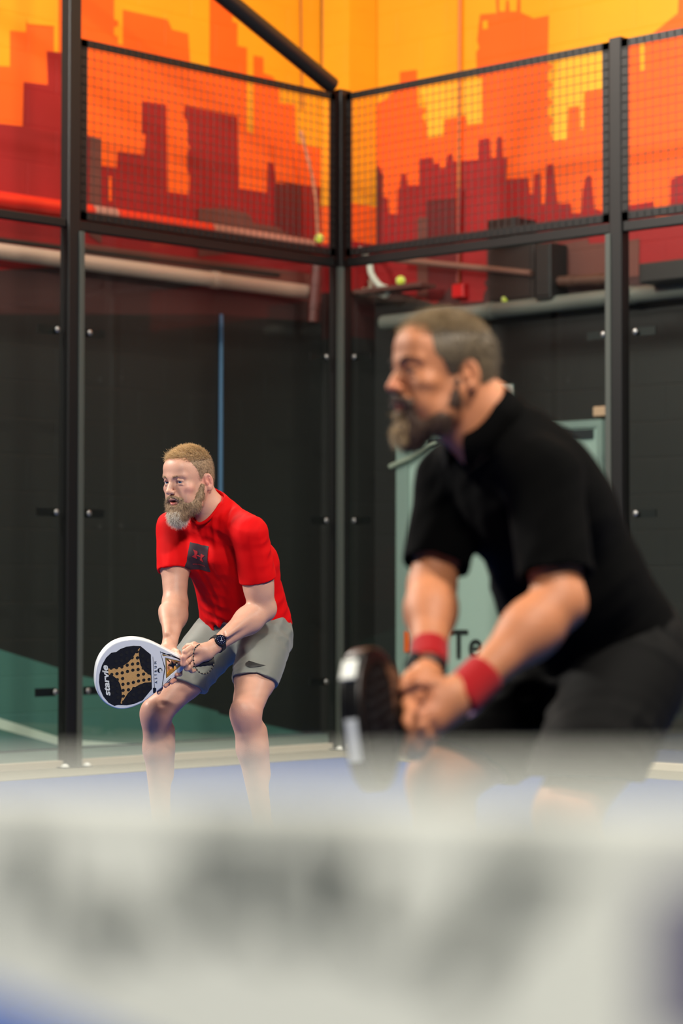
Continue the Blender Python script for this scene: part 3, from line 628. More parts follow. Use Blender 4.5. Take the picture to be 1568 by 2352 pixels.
def rotx(a): c, s = math.cos(a), math.sin(a); return np.array([[1, 0, 0], [0, c, -s], [0, s, c]])
def rotz(a): c, s = math.cos(a), math.sin(a); return np.array([[c, -s, 0], [s, c, 0], [0, 0, 1]])
def roty(a): c, s = math.cos(a), math.sin(a); return np.array([[c, 0, s], [0, 1, 0], [-s, 0, c]])
def head_ops(mouth_open=0.0, wide=1.0):
    o = [E_((0, -0.016, 0.036), (0.074 * wide, 0.094, 0.084), 0.01), E_((0, 0.026, 0.028), (0.064, 0.061, 0.068), 0.02),
         E_((0, 0.030, -0.036), (0.056, 0.056, 0.078), 0.03),
         E_((0, -0.045, -0.012), (0.062, 0.052, 0.07), 0.03)]
    for s in (-1, 1):
        o += [C((s * 0.056, -0.006, -0.038), (s * 0.047, 0.018, -0.082), 0.018, 0.016, 0.03), C((s * 0.047, 0.018, -0.082), (s * 0.012, 0.073, -0.104), 0.016, 0.016, 0.03),
              E_((s * 0.044, 0.056, -0.022), (0.021, 0.019, 0.016), 0.022), E_((s * 0.036, 0.058, -0.058), (0.02, 0.022, 0.026), 0.02),
              C((s * 0.010, 0.0865, 0.0225), (s * 0.046, 0.069, 0.0245), 0.0090, 0.0080, 0.013)]
    o += [E_((0, 0.072, -0.102), (0.021, 0.017, 0.017), 0.02), E_((0, 0.064, 0.056), (0.044, 0.022, 0.030), 0.03)]
    for s in (-1, 1):     # sockets, then eyelids around the eyeball
        o += [E_((s * 0.032, 0.093, 0.004), (0.0175, 0.016, 0.0115), 0.012, s=-1)]
    for s in (-1, 1):
        lid = [S((s * 0.0315, 0.0715, 0.004), 0.0140, 0.001), E_((s * 0.0318, 0.088, 0.0035), (0.0125, 0.012, 0.0042), 0.002, roty(s * 0.08), -1)]
        o += [SUB(lid, 0.003), C((s * 0.019, 0.0805, 0.0085), (s * 0.0315, 0.0870, 0.0125), 0.0022, 0.0026, 0.005), C((s * 0.0315, 0.0870, 0.0125), (s * 0.045, 0.0770, 0.0085), 0.0026, 0.002, 0.005),
              C((s * 0.021, 0.081, -0.006), (s * 0.042, 0.0785, -0.006), 0.002, 0.002, 0.006)]
    o += [C((0, 0.082, 0.020), (0, 0.098, -0.010), 0.0075, 0.0085, 0.012), C((0, 0.098, -0.010), (0, 0.1085, -0.026), 0.0085, 0.0105, 0.010), E_((0, 0.1075, -0.029), (0.0105, 0.0100, 0.0090), 0.006)]
    for s in (-1, 1):
        o += [E_((s * 0.0125, 0.0985, -0.031), (0.0078, 0.0105, 0.0080), 0.006), E_((s * 0.0065, 0.104, -0.0395), (0.0034, 0.0055, 0.003), 0.002, s=-1),
              C((s * 0.019, 0.092, -0.034), (s * 0.030, 0.080, -0.060), 0.004, 0.004, 0.008, -1)]
    for zc, w_ in ((0.046, 0.034), (0.056, 0.036), (0.066, 0.030)):      # brow creases
        for s in (-1, 1): o += [C((0, 0.0895 - (zc - 0.046) * 0.42, zc - 0.002), (s * w_ * 0.5, 0.0855 - (zc - 0.046) * 0.42, zc + 0.0015), 0.0022, 0.0022, 0.0022, -1), C((s * w_ * 0.5, 0.0855 - (zc - 0.046) * 0.42, zc + 0.0015), (s * w_, 0.0745 - (zc - 0.046) * 0.42, zc - 0.002), 0.0022, 0.0010, 0.0022, -1)]
    g = mouth_open
    o += [E_((0, 0.082, -0.056), (0.027, 0.016, 0.014), 0.014), C((-0.023, 0.083, -0.0600), (0, 0.0985, -0.0555), 0.0030, 0.0048, 0.005), C((0, 0.0985, -0.0555), (0.023, 0.083, -0.0600), 0.0048, 0.0030, 0.005),
          C((-0.019, 0.082, -0.0665 - g), (0, 0.0945, -0.0685 - g), 0.0040, 0.0056, 0.006), C((0, 0.0945, -0.0685 - g), (0.019, 0.082, -0.0665 - g), 0.0056, 0.0040, 0.006),
          E_((0, 0.094, -0.0625 - g * 0.5), (0.0185, 0.020, 0.0012 + g * 0.55), 0.002, s=-1)]
    for s in (-1, 1):     # ears
        Re = rotz(s * 0.42) @ rotx(-0.15)
        c = np.array([s * 0.0800, -0.026, -0.007])
        ear = [E_(c, (0.0068, 0.0170, 0.0300), 0.002, Re), E_(c + Re @ np.array([-s * 0.0, 0.004, -0.024]), (0.006, 0.010, 0.011), 0.008, Re)]
        ear += [E_(c + Re @ np.array([s * 0.007, 0.002, 0.003]), (0.0068, 0.0115, 0.0205), 0.002, Re, -1), C(c + Re @ np.array([s * 0.002, -0.004, 0.010]), c + Re @ np.array([s * 0.002, -0.006, -0.008]), 0.003, 0.003, 0.003), E_(c + Re @ np.array([s * 0.004, 0.010, -0.004]), (0.004, 0.006, 0.008), 0.004, Re)]
        o += [SUB(ear, 0.006)]
    return o
def neck_ops(Hc, RHd, N, r=0.058):
    a = RHd @ np.array([0, -0.030, -0.035]) + Hc; b = N
    return [C(a, b, r * 0.96, r * 1.06, 0.03)]
def finger(J, r0, r1, k=0.004):
    n = len(J) - 1; o = []
    for i in range(n):
        ra = r0 + (r1 - r0) * i / n; rb = r0 + (r1 - r0) * (i + 1) / n
        o.append(C(J[i], J[i + 1], ra * 1.02, rb, k))
    return o

def strands(name, roots, dirs, length, width, m, parent, curl=0.3, seg=3, droop=None, jit=0.3):
    """short tapered hair locks, each a thin three-sided blade"""
    n = len(roots); L = length * (0.6 + 0.8 * rng.random(n)); V = []; F = []
    d = dirs + jit * rng.normal(size=dirs.shape); d /= np.linalg.norm(d, axis=1)[:, None]
    side = np.cross(d, rng.normal(size=d.shape)); side /= np.linalg.norm(side, axis=1)[:, None]; s2 = np.cross(d, side)
    bend = side * (rng.normal(size=(n, 1)) * curl) + (0 if droop is None else np.array(droop)[None, :])
    rings = []
    for i in range(seg + 1):
        t = i / seg; c = roots + d * (L * t)[:, None] + bend * (L * t * t)[:, None] * 0.6; w = width * (1 - 0.85 * t)
        rings.append(np.stack([c + side * w, c - side * w * 0.5 + s2 * w * 0.86, c - side * w * 0.5 - s2 * w * 0.86], 1))
    A = np.stack(rings, 1).reshape(n, -1, 3); V = A.reshape(-1, 3); base = (np.arange(n) * 3 * (seg + 1))[:, None]
    q = []
    for i in range(seg):
        for k in range(3):
            k2 = (k + 1) % 3; q.append(np.array([i * 3 + k, i * 3 + k2, i * 3 + 3 + k2, i * 3 + 3 + k])[None, :] + base)
    return mesh_vq(name, V, np.concatenate(q), m, parent)

def vnormals(V, Q):
    n = np.cross(V[Q[:, 2]] - V[Q[:, 0]], V[Q[:, 3]] - V[Q[:, 1]]); N = np.zeros_like(V)
    for c in range(4):
        for a in range(3): N[:, a] += np.bincount(Q[:, c], weights=n[:, a], minlength=len(V))
    return N / (np.linalg.norm(N, axis=1)[:, None] + 1e-9)

def limb_clip(V, Q, boxes, keep_inside=False, shrink=0.0):
    m = np.zeros(len(V), bool)
    for lo, hi in boxes: m |= ((V > np.array(lo) + shrink) & (V < np.array(hi) - shrink)).all(1)
    f = m[Q].all(1)
    return Q[f] if keep_inside else Q[~f]
def body_mesh(name, ops, bounds, fine, tone, m, h=0.005, hf=0.002):
    """one surface sampled coarsely on the limbs and finely in the boxes of head and hands"""
    V, Q = field_mesh(ops, bounds[0], bounds[1], h, sm=1)
    Q = limb_clip(V, Q, fine, shrink=h * 1.2)
    VV = [V]; QQ = [Q]; n = len(V)
    for i_, (lo, hi) in enumerate(fine):
        v, q = field_mesh(ops, lo, hi, hf * (0.8 if i_ == 0 else 1), sm=1); VV.append(v); QQ.append(q + n); n += len(v)
    return mesh_vq(name, np.concatenate(VV), np.concatenate(QQ), m, None, tone)
def folds(seed, amp, freq, dirs):
    r = np.random.default_rng(seed); W = []
    for d in dirs:
        d = np.array(d, float); d /= np.linalg.norm(d)
        for i in range(3):
            q = d + r.normal(size=3) * 0.22; W.append((q * freq * (0.7 + 0.8 * r.random()), r.random() * 6.28, 0.5 + 0.5 * r.random()))
    def f(X, Y, Z):
        out = 0
        wx = 0.03 * np.sin(9 * Z + 5 * X + seed) + 0.02 * np.sin(17 * Y - 8 * Z)
        mask = 0.5 + 0.5 * np.sin(13 * X + 7 * Z + 2 * seed) * np.sin(11 * Y + 10 * Z + seed)
        for k, p, a in W:
            s = np.sin(k[0] * (X + wx) + k[1] * (Y + wx) + k[2] * Z + p); out = out + a * (1 - 2 * np.abs(s)) 
        return -amp * mask * out / len(W) * 2
    return f
def torso_R(P, N, shR, shL):
    up = (N - P) / np.linalg.norm(N - P); r = shR - shL; r -= up * (r @ up); r /= np.linalg.norm(r); f = np.cross(up, r)
    return basis(r, f, up)
def project_patch(name, target, c, ex, ey, nrm, polys, m, parent, off=0.0015, res=10):
    """lays flat print shapes onto a cloth mesh; c centre, ex/ey half axes, nrm outwards, polys in -1..1"""
    bv = BVHTree.FromObject(target, bpy.context.evaluated_depsgraph_get())
    import bmesh
    bm = bmesh.new()
    for pts in polys:
        vs = [bm.verts.new((x, y, 0)) for x, y in pts]
        f = bm.faces.new(vs)
    bmesh.ops.triangulate(bm, faces=bm.faces[:])
    for _ in range(4):
        es = [e for e in bm.edges if e.calc_length() > 2.0 / res]
        if not es: break
        bmesh.ops.subdivide_edges(bm, edges=es, cuts=1); bmesh.ops.triangulate(bm, faces=bm.faces[:])
    for v in bm.verts:
        p = c + ex * v.co.x + ey * v.co.y + nrm * 0.12
        loc, n, i, d = bv.ray_cast(Vector(p), Vector(-nrm), 0.3)
        v.co = (Vector(c + ex * v.co.x + ey * v.co.y) if loc is None else loc + n * off)
    bmesh.ops.recalc_face_normals(bm, faces=bm.faces)
    me = bpy.data.meshes.new(name); bm.to_mesh(me); bm.free(); me.materials.append(m)
    for p in me.polygons: p.use_smooth = True
    return link_mesh(name, me, parent)
def mixc(base, patches):
    b = np.array(lin(base))
    def f(V):
        t = np.tile(b, (len(V), 1))
        nz = 1 + 0.05 * np.sin(V[:, 0] * 61 + 3 * np.sin(V[:, 2] * 47)) * np.sin(V[:, 1] * 53 + V[:, 2] * 71)
        t = t * nz[:, None]
        for c, r, rgb, w in patches:
            d = np.linalg.norm(V - c, axis=1) if not isinstance(r, tuple) else np.linalg.norm((V - c) @ r[0] / r[1], axis=1)
            rr = r if not isinstance(r, tuple) else 1.0
            a = np.clip(1.6 * (1 - d / rr), 0, 1)[:, None] * w
            t = t * (1 - a) + np.array(lin(rgb)) * a
        return t
    return f
def eyes(parent, Rm, Hc, iris):
    for s in (-1, 1):
        c = np.array([s * 0.0315, 0.0715, 0.004]); mb = MB(); mb.ball((0, 0, 0), 0.0128, n=14)
        g = np.array([-0.35, 0.93, 0.02]); g /= np.linalg.norm(g)
        # iris and pupil as shallow domes on the ball
        def dome(rad, R, mi):
            a = np.cross(g, [0, 0, 1]); a /= np.linalg.norm(a); b = np.cross(a, g); vs = [g * R]; fs = []; n = 20
            for j, t in enumerate((0.5, 1.0)):
                for k in range(n):
                    rr = rad * t; vs.append(g * math.sqrt(R * R - rr * rr) + rr * (a * math.cos(2 * PI * k / n) + b * math.sin(2 * PI * k / n)))
            fs = [(0, 1 + k, 1 + (k + 1) % n) for k in range(n)] + [(1 + k, 1 + n + k, 1 + n + (k + 1) % n, 1 + (k + 1) % n) for k in range(n)]
            mb.add(vs, fs, mi, True)
        dome(0.0062, 0.0130, 1); dome(0.0026, 0.0132, 2)
        mb.v = [tuple(Rm @ (np.array(v) + c) + Hc) for v in mb.v]
        mb.build('eye', [mat('eye_white', (205, 196, 190), 0.15), iris, mat('pupil', (8, 8, 8), 0.1)], parent)
def hair_shell(ops, Rm, Hc, bound=0.15, h=0.0025, disp=None):
    o = xf(ops, Rm, Hc); return field_mesh(o, Hc - bound, Hc + bound, h, disp=disp, sm=1)

# ---------------------------------------------------------------- player in the red shirt (in focus)
def red_player():
    fr = Frame(520, 8.95); P = fr.P
    Nk = P(484, 1168, 8.86); Pv = P(556, 1447, 9.08)
    sR = P(402, 1214, 8.95); sL = P(574, 1227, 8.74)      # his right is picture-left
    T = torso_R(Pv, Nk, sR, sL); up = T[:, 2]; LN = np.linalg.norm(Nk - Pv)
    def tp(x, y, z): return Pv + T @ np.array([x, y, z * LN])
    hR, hL = P(500, 1465, 9.10), P(612, 1462, 9.02)
    kR, kL = P(357, 1640, 8.90), P(564, 1640, 8.70)
    aR, aL = P(372, 1905, 9.02), P(607, 1905, 8.80)
    eR, eL = P(402, 1386, 8.86), P(605, 1398, 8.80)
    wR, wL = P(391, 1472, 8.70), P(494, 1483, 8.635)
    Hc = P(431, 1104, 8.80); HR = head_R(38, 9, 0)
    head = xf(head_ops(0.0055), HR, Hc)
    palmL = P(452, 1508, 8.55); palmR = P(386, 1520, 8.60)
    def hand_left():
        o = [C(wL, P(474, 1497, 8.605), 0.026, 0.030, 0.01), C(P(470, 1490, 8.605), P(436, 1494, 8.570), 0.020, 0.017, 0.015), C(P(472, 1505, 8.605), P(440, 1520, 8.585), 0.019, 0.017, 0.015), C(P(456, 1500, 8.605), P(448, 1516, 8.605), 0.022, 0.020, 0.015)]
        F = [([(438, 1488, 8.560), (424, 1497, 8.535), (421, 1512, 8.535), (427, 1520, 8.570)], .0098, .0082),
             ([(437, 1499, 8.555), (421, 1510, 8.530), (420, 1526, 8.535), (429, 1531, 8.575)], .0100, .0084),
             ([(439, 1510, 8.565), (427, 1523, 8.540), (428, 1536, 8.555), (437, 1538, 8.585)], .0095, .0080),
             ([(444, 1521, 8.580), (435, 1532, 8.565), (440, 1541, 8.580), (447, 1540, 8.605)], .0085, .0072),
             ([(462, 1488, 8.605), (446, 1481, 8.595), (432, 1484, 8.605), (424, 1490, 8.620)], .0125, .0092)]
        for J, a, b in F: o += finger([P(*j) for j in J], a, b)
        return o
    def hand_right():
        o = [C(wR, P(386, 1492, 8.665), 0.026, 0.030, 0.01), C(P(392, 1495, 8.655), P(396, 1522, 8.625), 0.021, 0.018, 0.015), C(P(376, 1495, 8.655), P(374, 1530, 8.635), 0.019, 0.017, 0.015)]
        F = [([(402, 1522, 8.625), (414, 1537, 8.610), (413, 1548, 8.590), (406, 1550, 8.570)], .0095, .0078),
             ([(395, 1530, 8.625), (400, 1549, 8.610), (400, 1562, 8.585), (394, 1567, 8.565)], .0098, .0080),
             ([(384, 1534, 8.625), (386, 1558, 8.610), (385, 1570, 8.590), (380, 1575, 8.570)], .0096, .0079),
             ([(372, 1534, 8.635), (368, 1562, 8.625), (369, 1580, 8.605), (364, 1591, 8.590)], .0088, .0072),
             ([(398, 1494, 8.645), (408, 1500, 8.615), (414, 1512, 8.590), (413, 1522, 8.575)], .0125, .0095)]
        for J, a, b in F: o += finger([P(*j) for j in J], a, b)
        return o
    body = [E_(tp(0, 0, 0.0), (0.150, 0.108, 0.115), 0.02, T), E_(tp(0, 0.0, 0.28), (0.132, 0.096, 0.13), 0.05, T), E_(tp(0, 0.0, 0.62), (0.150, 0.108, 0.165), 0.05, T),
            C(Nk - up * 0.05, sR, 0.050, 0.048, 0.04), C(Nk - up * 0.05, sL, 0.050, 0.046, 0.04)]
    body += neck_ops(Hc, HR, Nk + up * 0.0, 0.056)
    def leg(h, k, a, q):
        u = (a - k) / np.linalg.norm(a - k); back = np.array([0.03, 0.04, 0]) ; fwd = np.array([-0.6, -0.8, 0.0])
        o = [C(h, h + (k - h) * 0.55, 0.090, 0.072, 0.03), C(h + (k - h) * 0.5, k, 0.074, 0.053, 0.03), C(k - u * 0.03 + fwd * .022, k + u * 0.04 + fwd * 0.018, 0.026, 0.024, 0.03),
             C(k, k + (a - k) * 0.3, 0.049, 0.050, 0.03), C(k + u * 0.07 + back, k + (a - k) * 0.52 + back * 0.7, 0.036, 0.032, 0.04), C(k + (a - k) * 0.3, a, 0.050, 0.030, 0.03), C(k + u * .08 + fwd * .018, a + fwd * .006, 0.030, 0.022, 0.02)]
        foot = a + np.array([0, 0, -0.045]); toe = foot + fwd * 0.15 + np.array([0, 0, 0.0])
        toe[2] = 0.045; foot[2] = 0.05
        o += [C(a, foot, 0.030, 0.032, 0.02), C(foot, toe, 0.034, 0.030, 0.02)]
        return o, foot, toe, fwd
    lR, fR, tR, fw_ = leg(hR, kR, aR, 0); lL, fL, tL, _ = leg(hL, kL, aL, 1)
    body += lR + lL
    def arm(s, e, w, sc, vein=None):
        m = s + (e - s) * 0.45; d = (w - e)
        return [C(s, m, 0.058 * sc, 0.053 * sc, 0.03), C(m, e, 0.052 * sc, 0.040 * sc, 0.03), S(e, 0.041 * sc, 0.02), C(e, e + d * 0.32, 0.041 * sc, 0.046 * sc, 0.02), C(e + d * 0.3, w, 0.045 * sc, 0.0265, 0.03)]
    body += arm(sR, eR, wR, 1.04) + arm(sL, eL, wL, 1.04)
    body += [E_(P(592, 1345, 8.77), (0.052, 0.05, 0.075), 0.03), E_(P(604, 1402, 8.80) , (0.03, 0.034, 0.03), 0.015)]
    # tendons and forearm muscle lines, collar bones
    body += [C(P(588, 1408, 8.74), P(520, 1462, 8.61), 0.010, 0.006, 0.02), C(P(566, 1418, 8.72), P(520, 1452, 8.63), 0.020, 0.01, 0.02)]
    body += [C(P(380, 1400, 8.80), P(384, 1455, 8.68), 0.022, 0.012, 0.02)]
    body += head
    hl = hand_left(); hr = hand_right(); body += hl + hr
    lip = lambda p: (HR @ np.array(p) + Hc)
    tone = mixc((200, 152, 130), [
        (lip((0, 0.10, -0.03)), 0.020, (214, 138, 122), 0.5), (lip((0.05, 0.06, -0.025)), 0.03, (216, 146, 130), 0.5), (lip((-0.05, 0.06, -0.025)), 0.03, (216, 146, 130), 0.5),
        (lip((0.082, -0.02, -0.005)), 0.035, (208, 126, 112), 0.6), (lip((-0.082, -0.02, -0.005)), 0.035, (208, 126, 112), 0.6),
        (lip((0, 0.094, -0.068)), (HR, np.array([0.022, 0.016, 0.0165])), (176, 78, 74), 0.85), (lip((0, 0.075, -0.0655)), (HR, np.array([0.016, 0.016, 0.006])), (70, 18, 16), 0.95),
        (kL, 0.08, (214, 142, 126), 0.45), (kR, 0.08, (206, 140, 126), 0.4), (eL, 0.05, (212, 148, 134), 0.4),
        (P(428, 1520, 8.5), 0.05, (208, 138, 124), 0.45), (P(390, 1570, 8.55), 0.06, (208, 134, 120), 0.5)])
    msk = attr_mat('pale_skin', 0.48, sss=0.12, bump=(260, 0.25))
    hb = (np.minimum(Hc - 0.125, Hc - 0.125), Hc + np.array([0.125, 0.125, 0.14]))
    allh = np.array([P(*q) for q in ((412, 1478, 8.505), (494, 1478, 8.675), (412, 1550, 8.505), (494, 1550, 8.675))]); b1 = (allh.min(0) - 0.006, allh.max(0) + 0.004)
    allr = np.array([P(*q) for q in ((356, 1480, 8.525), (422, 1480, 8.705), (356, 1604, 8.525), (422, 1604, 8.705))]); b2 = (allr.min(0), allr.max(0) + 0.004)
    b2[1][0] = min(b2[1][0], b1[0][0] - 0.0005) if b2[1][0] > b1[0][0] else b2[1][0]
    lo = np.array([-0.36, -0.62, -0.005]); hi = np.array([0.34, 0.36, 1.62])
    person = body_mesh('person', body, (lo, hi), [hb, b1, b2], tone, msk)
    person.location = fr.O; person.rotation_euler = (0, 0, RZ)
    setp(person, 'bearded blond person in a red t-shirt and grey shorts crouching with a white racket', 'person')
    Hw = 0.1
    # ---- eyes, brows
    eyes(person, HR, Hc, mat('iris_blue', (92, 116, 136), 0.2))
    hairm = mat('sandy_hair', (206, 176, 132), 0.55, spec=0.4); hairs = mat('sandy_hair_short', (146, 120, 92), 0.6, vary=(120, 0.25)); bm1 = mat('beard_brown', (148, 122, 94), 0.6, vary=(180, 0.3)); bm2 = mat('beard_grey', (204, 194, 180), 0.55)
    br = []
    for s in (-1, 1):
        pts = [np.array([s * x, y, z]) for x, y, z in ((0.010, 0.0945, 0.0215), (0.022, 0.0935, 0.0245), (0.034, 0.0865, 0.0255), (0.047, 0.074, 0.0215))]
        n = 90; t = rng.random(n) * 2.999; i = t.astype(int); f = (t - i)[:, None]; A = np.array(pts)[i] * (1 - f) + np.array(pts)[i + 1] * f + rng.normal(size=(n, 3)) * np.array([0.001, 0.0006, 0.0016])
        D = np.tile(np.array([s * 0.9, 0.15, 0.35]), (n, 1)); br.append((A @ HR.T + Hc, D @ HR.T))
    for b in br: strands('eyebrow', b[0], b[1], 0.008, 0.0006, hairs, person, jit=0.25)
    # ---- hair
    cap = [E_((0, -0.018, 0.040), (0.0775, 0.0965, 0.0875), 0.01), E_((0, -0.046, -0.005), (0.067, 0.056, 0.066), 0.02),
           E_((0, 0.115, 0.033), (0.085, 0.075, 0.066), 0.004, None, -1), PL((0, 0, -0.045), (0, 0.55, -1)), ]
    cap += [E_((s * 0.050, 0.088, 0.072), (0.032, 0.040, 0.034), 0.004, None, -1) for s in (-1, 1)] + [E_((s * 0.08, -0.022, -0.012), (0.03, 0.024, 0.036), 0.004, None, -1) for s in (-1, 1)] + [E_((s * 0.065, 0.066, -0.015), (0.04, 0.040, 0.050), 0.004, None, -1) for s in (-1, 1)]
    V, Q = hair_shell(cap, HR, Hc, disp=lambda X, Y, Z: 0.0007 * np.sin(X * 900 + 3 * np.sin(Z * 300)) * np.sin(Z * 500 + Y * 350))
    hair = mesh_vq('hair', V, Q, hairs, person); N = vnormals(V, Q); loc = (V - Hc) @ HR; nl = N @ HR
    top = np.where((loc[:, 2] > 0.072) & (np.abs(nl).sum(1) > 0))[0]; sel = rng.choice(top, 4200)
    D = nl[sel] * 0.5 + np.array([0.0, 0.9, 0.1]); D[:, 0] += 0.25 * np.sin(loc[sel, 0] * 40)
    strands('hair_locks', V[sel], D @ HR.T, 0.014, 0.00075, hairm, hair, curl=0.35, jit=0.16)
    sd = np.where((loc[:, 2] <= 0.085) & (loc[:, 2] > -0.03))[0]; sel = rng.choice(sd, 3500); D = nl[sel] * 0.5 + np.array([0, -0.5, -0.7])
    strands('side_hair', V[sel], D @ HR.T, 0.007, 0.0005, hairs, hair, jit=0.25)
    fr_ = np.where((loc[:, 1] > 0.040) & (loc[:, 2] > 0.086) & (np.abs(loc[:, 0]) < 0.04))[0]; sel = rng.choice(fr_, 500); D = np.tile(np.array([0.1, 1.0, 0.30]), (500, 1))
    strands('fringe', V[sel], D @ HR.T, 0.024, 0.0007, hairm, hair, curl=0.5, jit=0.16, droop=(0, 0, 0.1))
    # ---- beard
    g = 0.0055
    bd = []
    for s in (-1, 1):
        bd += [C((s * 0.071, 0.004, -0.020), (s * 0.060, 0.014, -0.058), 0.008, 0.014, 0.015), C((s * 0.060, 0.014, -0.058), (s * 0.048, 0.032, -0.092), 0.014, 0.020, 0.02), C((s * 0.048, 0.032, -0.092), (s * 0.010, 0.074, -0.116), 0.020, 0.024, 0.02),
               C((s * 0.006, 0.0985, -0.0475), (s * 0.031, 0.083, -0.061), 0.0060, 0.0065, 0.006), C((s * 0.031, 0.083, -0.061), (s * 0.027, 0.080, -0.090), 0.008, 0.014, 0.01), C((s * 0.040, 0.064, -0.078), (s * 0.052, 0.036, -0.074), 0.012, 0.010, 0.015)]
    bd += [E_((0, 0.078, -0.116), (0.034, 0.024, 0.036), 0.02), E_((0, 0.068, -0.130), (0.026, 0.022, 0.024), 0.02), C((-0.008, 0.096, -0.0785 - g), (0.008, 0.096, -0.0785 - g), 0.005, 0.005, 0.008),
           E_((0, 0.102, -0.0635 - g * 0.5), (0.019, 0.026, 0.0085 + g), 0.003, None, -1)]
    V, Q = hair_shell(bd, HR, Hc, bound=0.17, disp=lambda X, Y, Z: 0.0012 * np.sin(X * 600 + 4 * np.sin(Z * 210)) * np.sin(Z * 260 + Y * 420))
    beard = mesh_vq('beard', V, Q, bm1, person); N = vnormals(V, Q); loc = (V - Hc) @ HR; nl = N @ HR
    sel = rng.choice(len(V), 5200); sel = sel[~((loc[sel, 2] > -0.076) & (loc[sel, 2] < -0.052) & (np.abs(loc[sel, 0]) < 0.024))]
    D = nl[sel] * 0.55 + np.array([0, 0.15, -0.85]); gr = (loc[sel, 2] < -0.100) & (np.abs(loc[sel, 0]) < 0.032)
    strands('beard_hair', V[sel][~gr], (D @ HR.T)[~gr], 0.010, 0.00055, bm1, beard, curl=0.6, jit=0.3)
    strands('beard_hair', V[sel][gr], (D @ HR.T)[gr], 0.014, 0.0006, bm2, beard, curl=0.6, jit=0.3)['label'] = 'grey chin hair'
    # ---- t-shirt
    mred = mat('red_jersey', (206, 0, 4), 0.75, sheen=0.0, bump=(900, 0.15), spec=0.15)
    g = 0.013
    sh = [E_(tp(0, 0, 0.08), (0.165, 0.122, 0.13), 0.02, T), E_(tp(0, 0.0, 0.30), (0.152, 0.112, 0.14), 0.05, T), E_(tp(0, 0.0, 0.62), (0.166, 0.122, 0.175), 0.05, T),
          C(Nk - up * 0.045, sR, 0.066, 0.060, 0.04), C(Nk - up * 0.045, sL, 0.066, 0.058, 0.04), C(Nk - up * 0.03, Nk + up * 0.028, 0.068, 0.064, 0.03), E_(tp(0.0, -0.03, -0.02), (0.162, 0.125, 0.14), 0.03, T), C(P(590, 1290, 8.96), P(622, 1425, 9.05), 0.070, 0.078, 0.05), C(P(560, 1240, 8.86), P(590, 1290, 8.96), 0.05, 0.07, 0.05), C(P(508, 1178, 8.86), P(572, 1214, 8.80), 0.046, 0.050, 0.04), C(P(508, 1178, 8.86), P(545, 1200, 8.92), 0.046, 0.050, 0.04),
          C(tp(0.06, 0.07, 0.70), tp(0.09, 0.05, 0.60), 0.05, 0.04, 0.04), C(tp(-0.06, 0.07, 0.70), tp(-0.09, 0.05, 0.60), 0.05, 0.04, 0.04)]
    hn = -(up * 0.35 + np.array([0.02, 0, 0.75])); sh += [Op('p', P(575, 1447, 9.0), hn / np.linalg.norm(hn), k=0.004, s=-2), C(P(562, 1452, 9.05), P(560, 1500, 9.05), 0.125, 0.16, 0.004, -1)]
    for s_, e_, end, r0, r1 in ((sR, eR, 0.58, 0.069, 0.070), (sL, eL, 0.62, 0.066, 0.072)):
        d = (e_ - s_); sl = [C(s_, s_ + d * 0.75, r0, r1, 0.02), Op('p', s_ + d * end, d / np.linalg.norm(d), k=0.003, s=-2)]
        sh += [SUB(sl, 0.028)]
    # sleeve and hem openings, neck hole
    for s_, e_, end in ((sR, eR, 0.58), (sL, eL, 0.62)):
        d = e_ - s_; sh += [C(s_ + d * (end - 0.04), s_ + d * (end + 0.3), 0.056, 0.061, 0.003, -1)]
    sh += [C(Nk + up * 0.035 + T[:, 1] * 0.012, Nk + up * 0.16 + T[:, 1] * 0.03, 0.064, 0.075, 0.004, -1), E_(Nk + up * 0.015 + T[:, 1] * 0.055, (0.050, 0.045, 0.040), 0.008, T, -1)]
    # creases pulled from armpits and along the belly
    rid = lambda a, b, r=0.006, k=0.014: C(a, b, r, r * 0.6, k)
    fl = folds(3, 0.0068, 44, [T[:, 2] + 0.5 * T[:, 0], T[:, 2] - 0.4 * T[:, 0], T[:, 0]])
    V, Q = field_mesh(sh, np.array([-0.34, -0.36, 0.72]), np.array([0.30, 0.30, 1.40]), 0.0038, disp=fl, sm=2)
    shirt = mesh_vq('t_shirt', V, Q, mred, person)
    # collar band: a ring round the neck hole
    ring = []
    for i in range(40):
        a = 2 * PI * i / 40; ring.append(Nk + up * (0.030 - 0.048 * max(0, math.sin(a)) ** 1.3) + T[:, 1] * (0.014 + (0.074 if math.sin(a) > 0 else 0.060) * math.sin(a)) + T[:, 0] * 0.0625 * math.cos(a))
    mb = MB(); mb.tube(ring, 0.0062, 8, closed=True); mb.build('collar', mred, shirt)
    # chest print
    bpy.context.view_layer.update()
    c = P(457, 1279, 8.60); cr = P(477, 1284, 8.60); cu = P(455, 1249, 8.63)
    fwd = T[:, 1]; bv = BVHTree.FromObject(shirt, bpy.context.evaluated_depsgraph_get())
    vd = np.array([c[0], c[1], c[2]]) - fr.L(CAM); vd /= np.linalg.norm(vd)
    def hit(x, y):
        p = P(x, y, 8.2); d = P(x, y, 9.2) - p; d /= np.linalg.norm(d); l, n, i, q = bv.ray_cast(Vector(p), Vector(d)); return np.array(l) if l else P(x, y, 8.62)
    cc = hit(457, 1281); ex = (hit(466, 1283) - hit(448, 1279)) * 1.22; ey = (hit(456, 1269) - hit(458, 1293)) * 1.20; nn = np.cross(ex, ey); nn /= np.linalg.norm(nn)
    if nn @ vd > 0: nn = -nn
    mk = mat('print_dark', (40, 18, 30), 0.6); mr2 = mat('print_red', (150, 14, 26), 0.6)
    sq = project_patch('chest_print', shirt, cc, ex, ey, nn, [[(-1, -1), (1, -1), (1, 1), (-1, 1)]], mk, shirt, 0.0018); sq['label'] = 'dark square print with a red emblem'
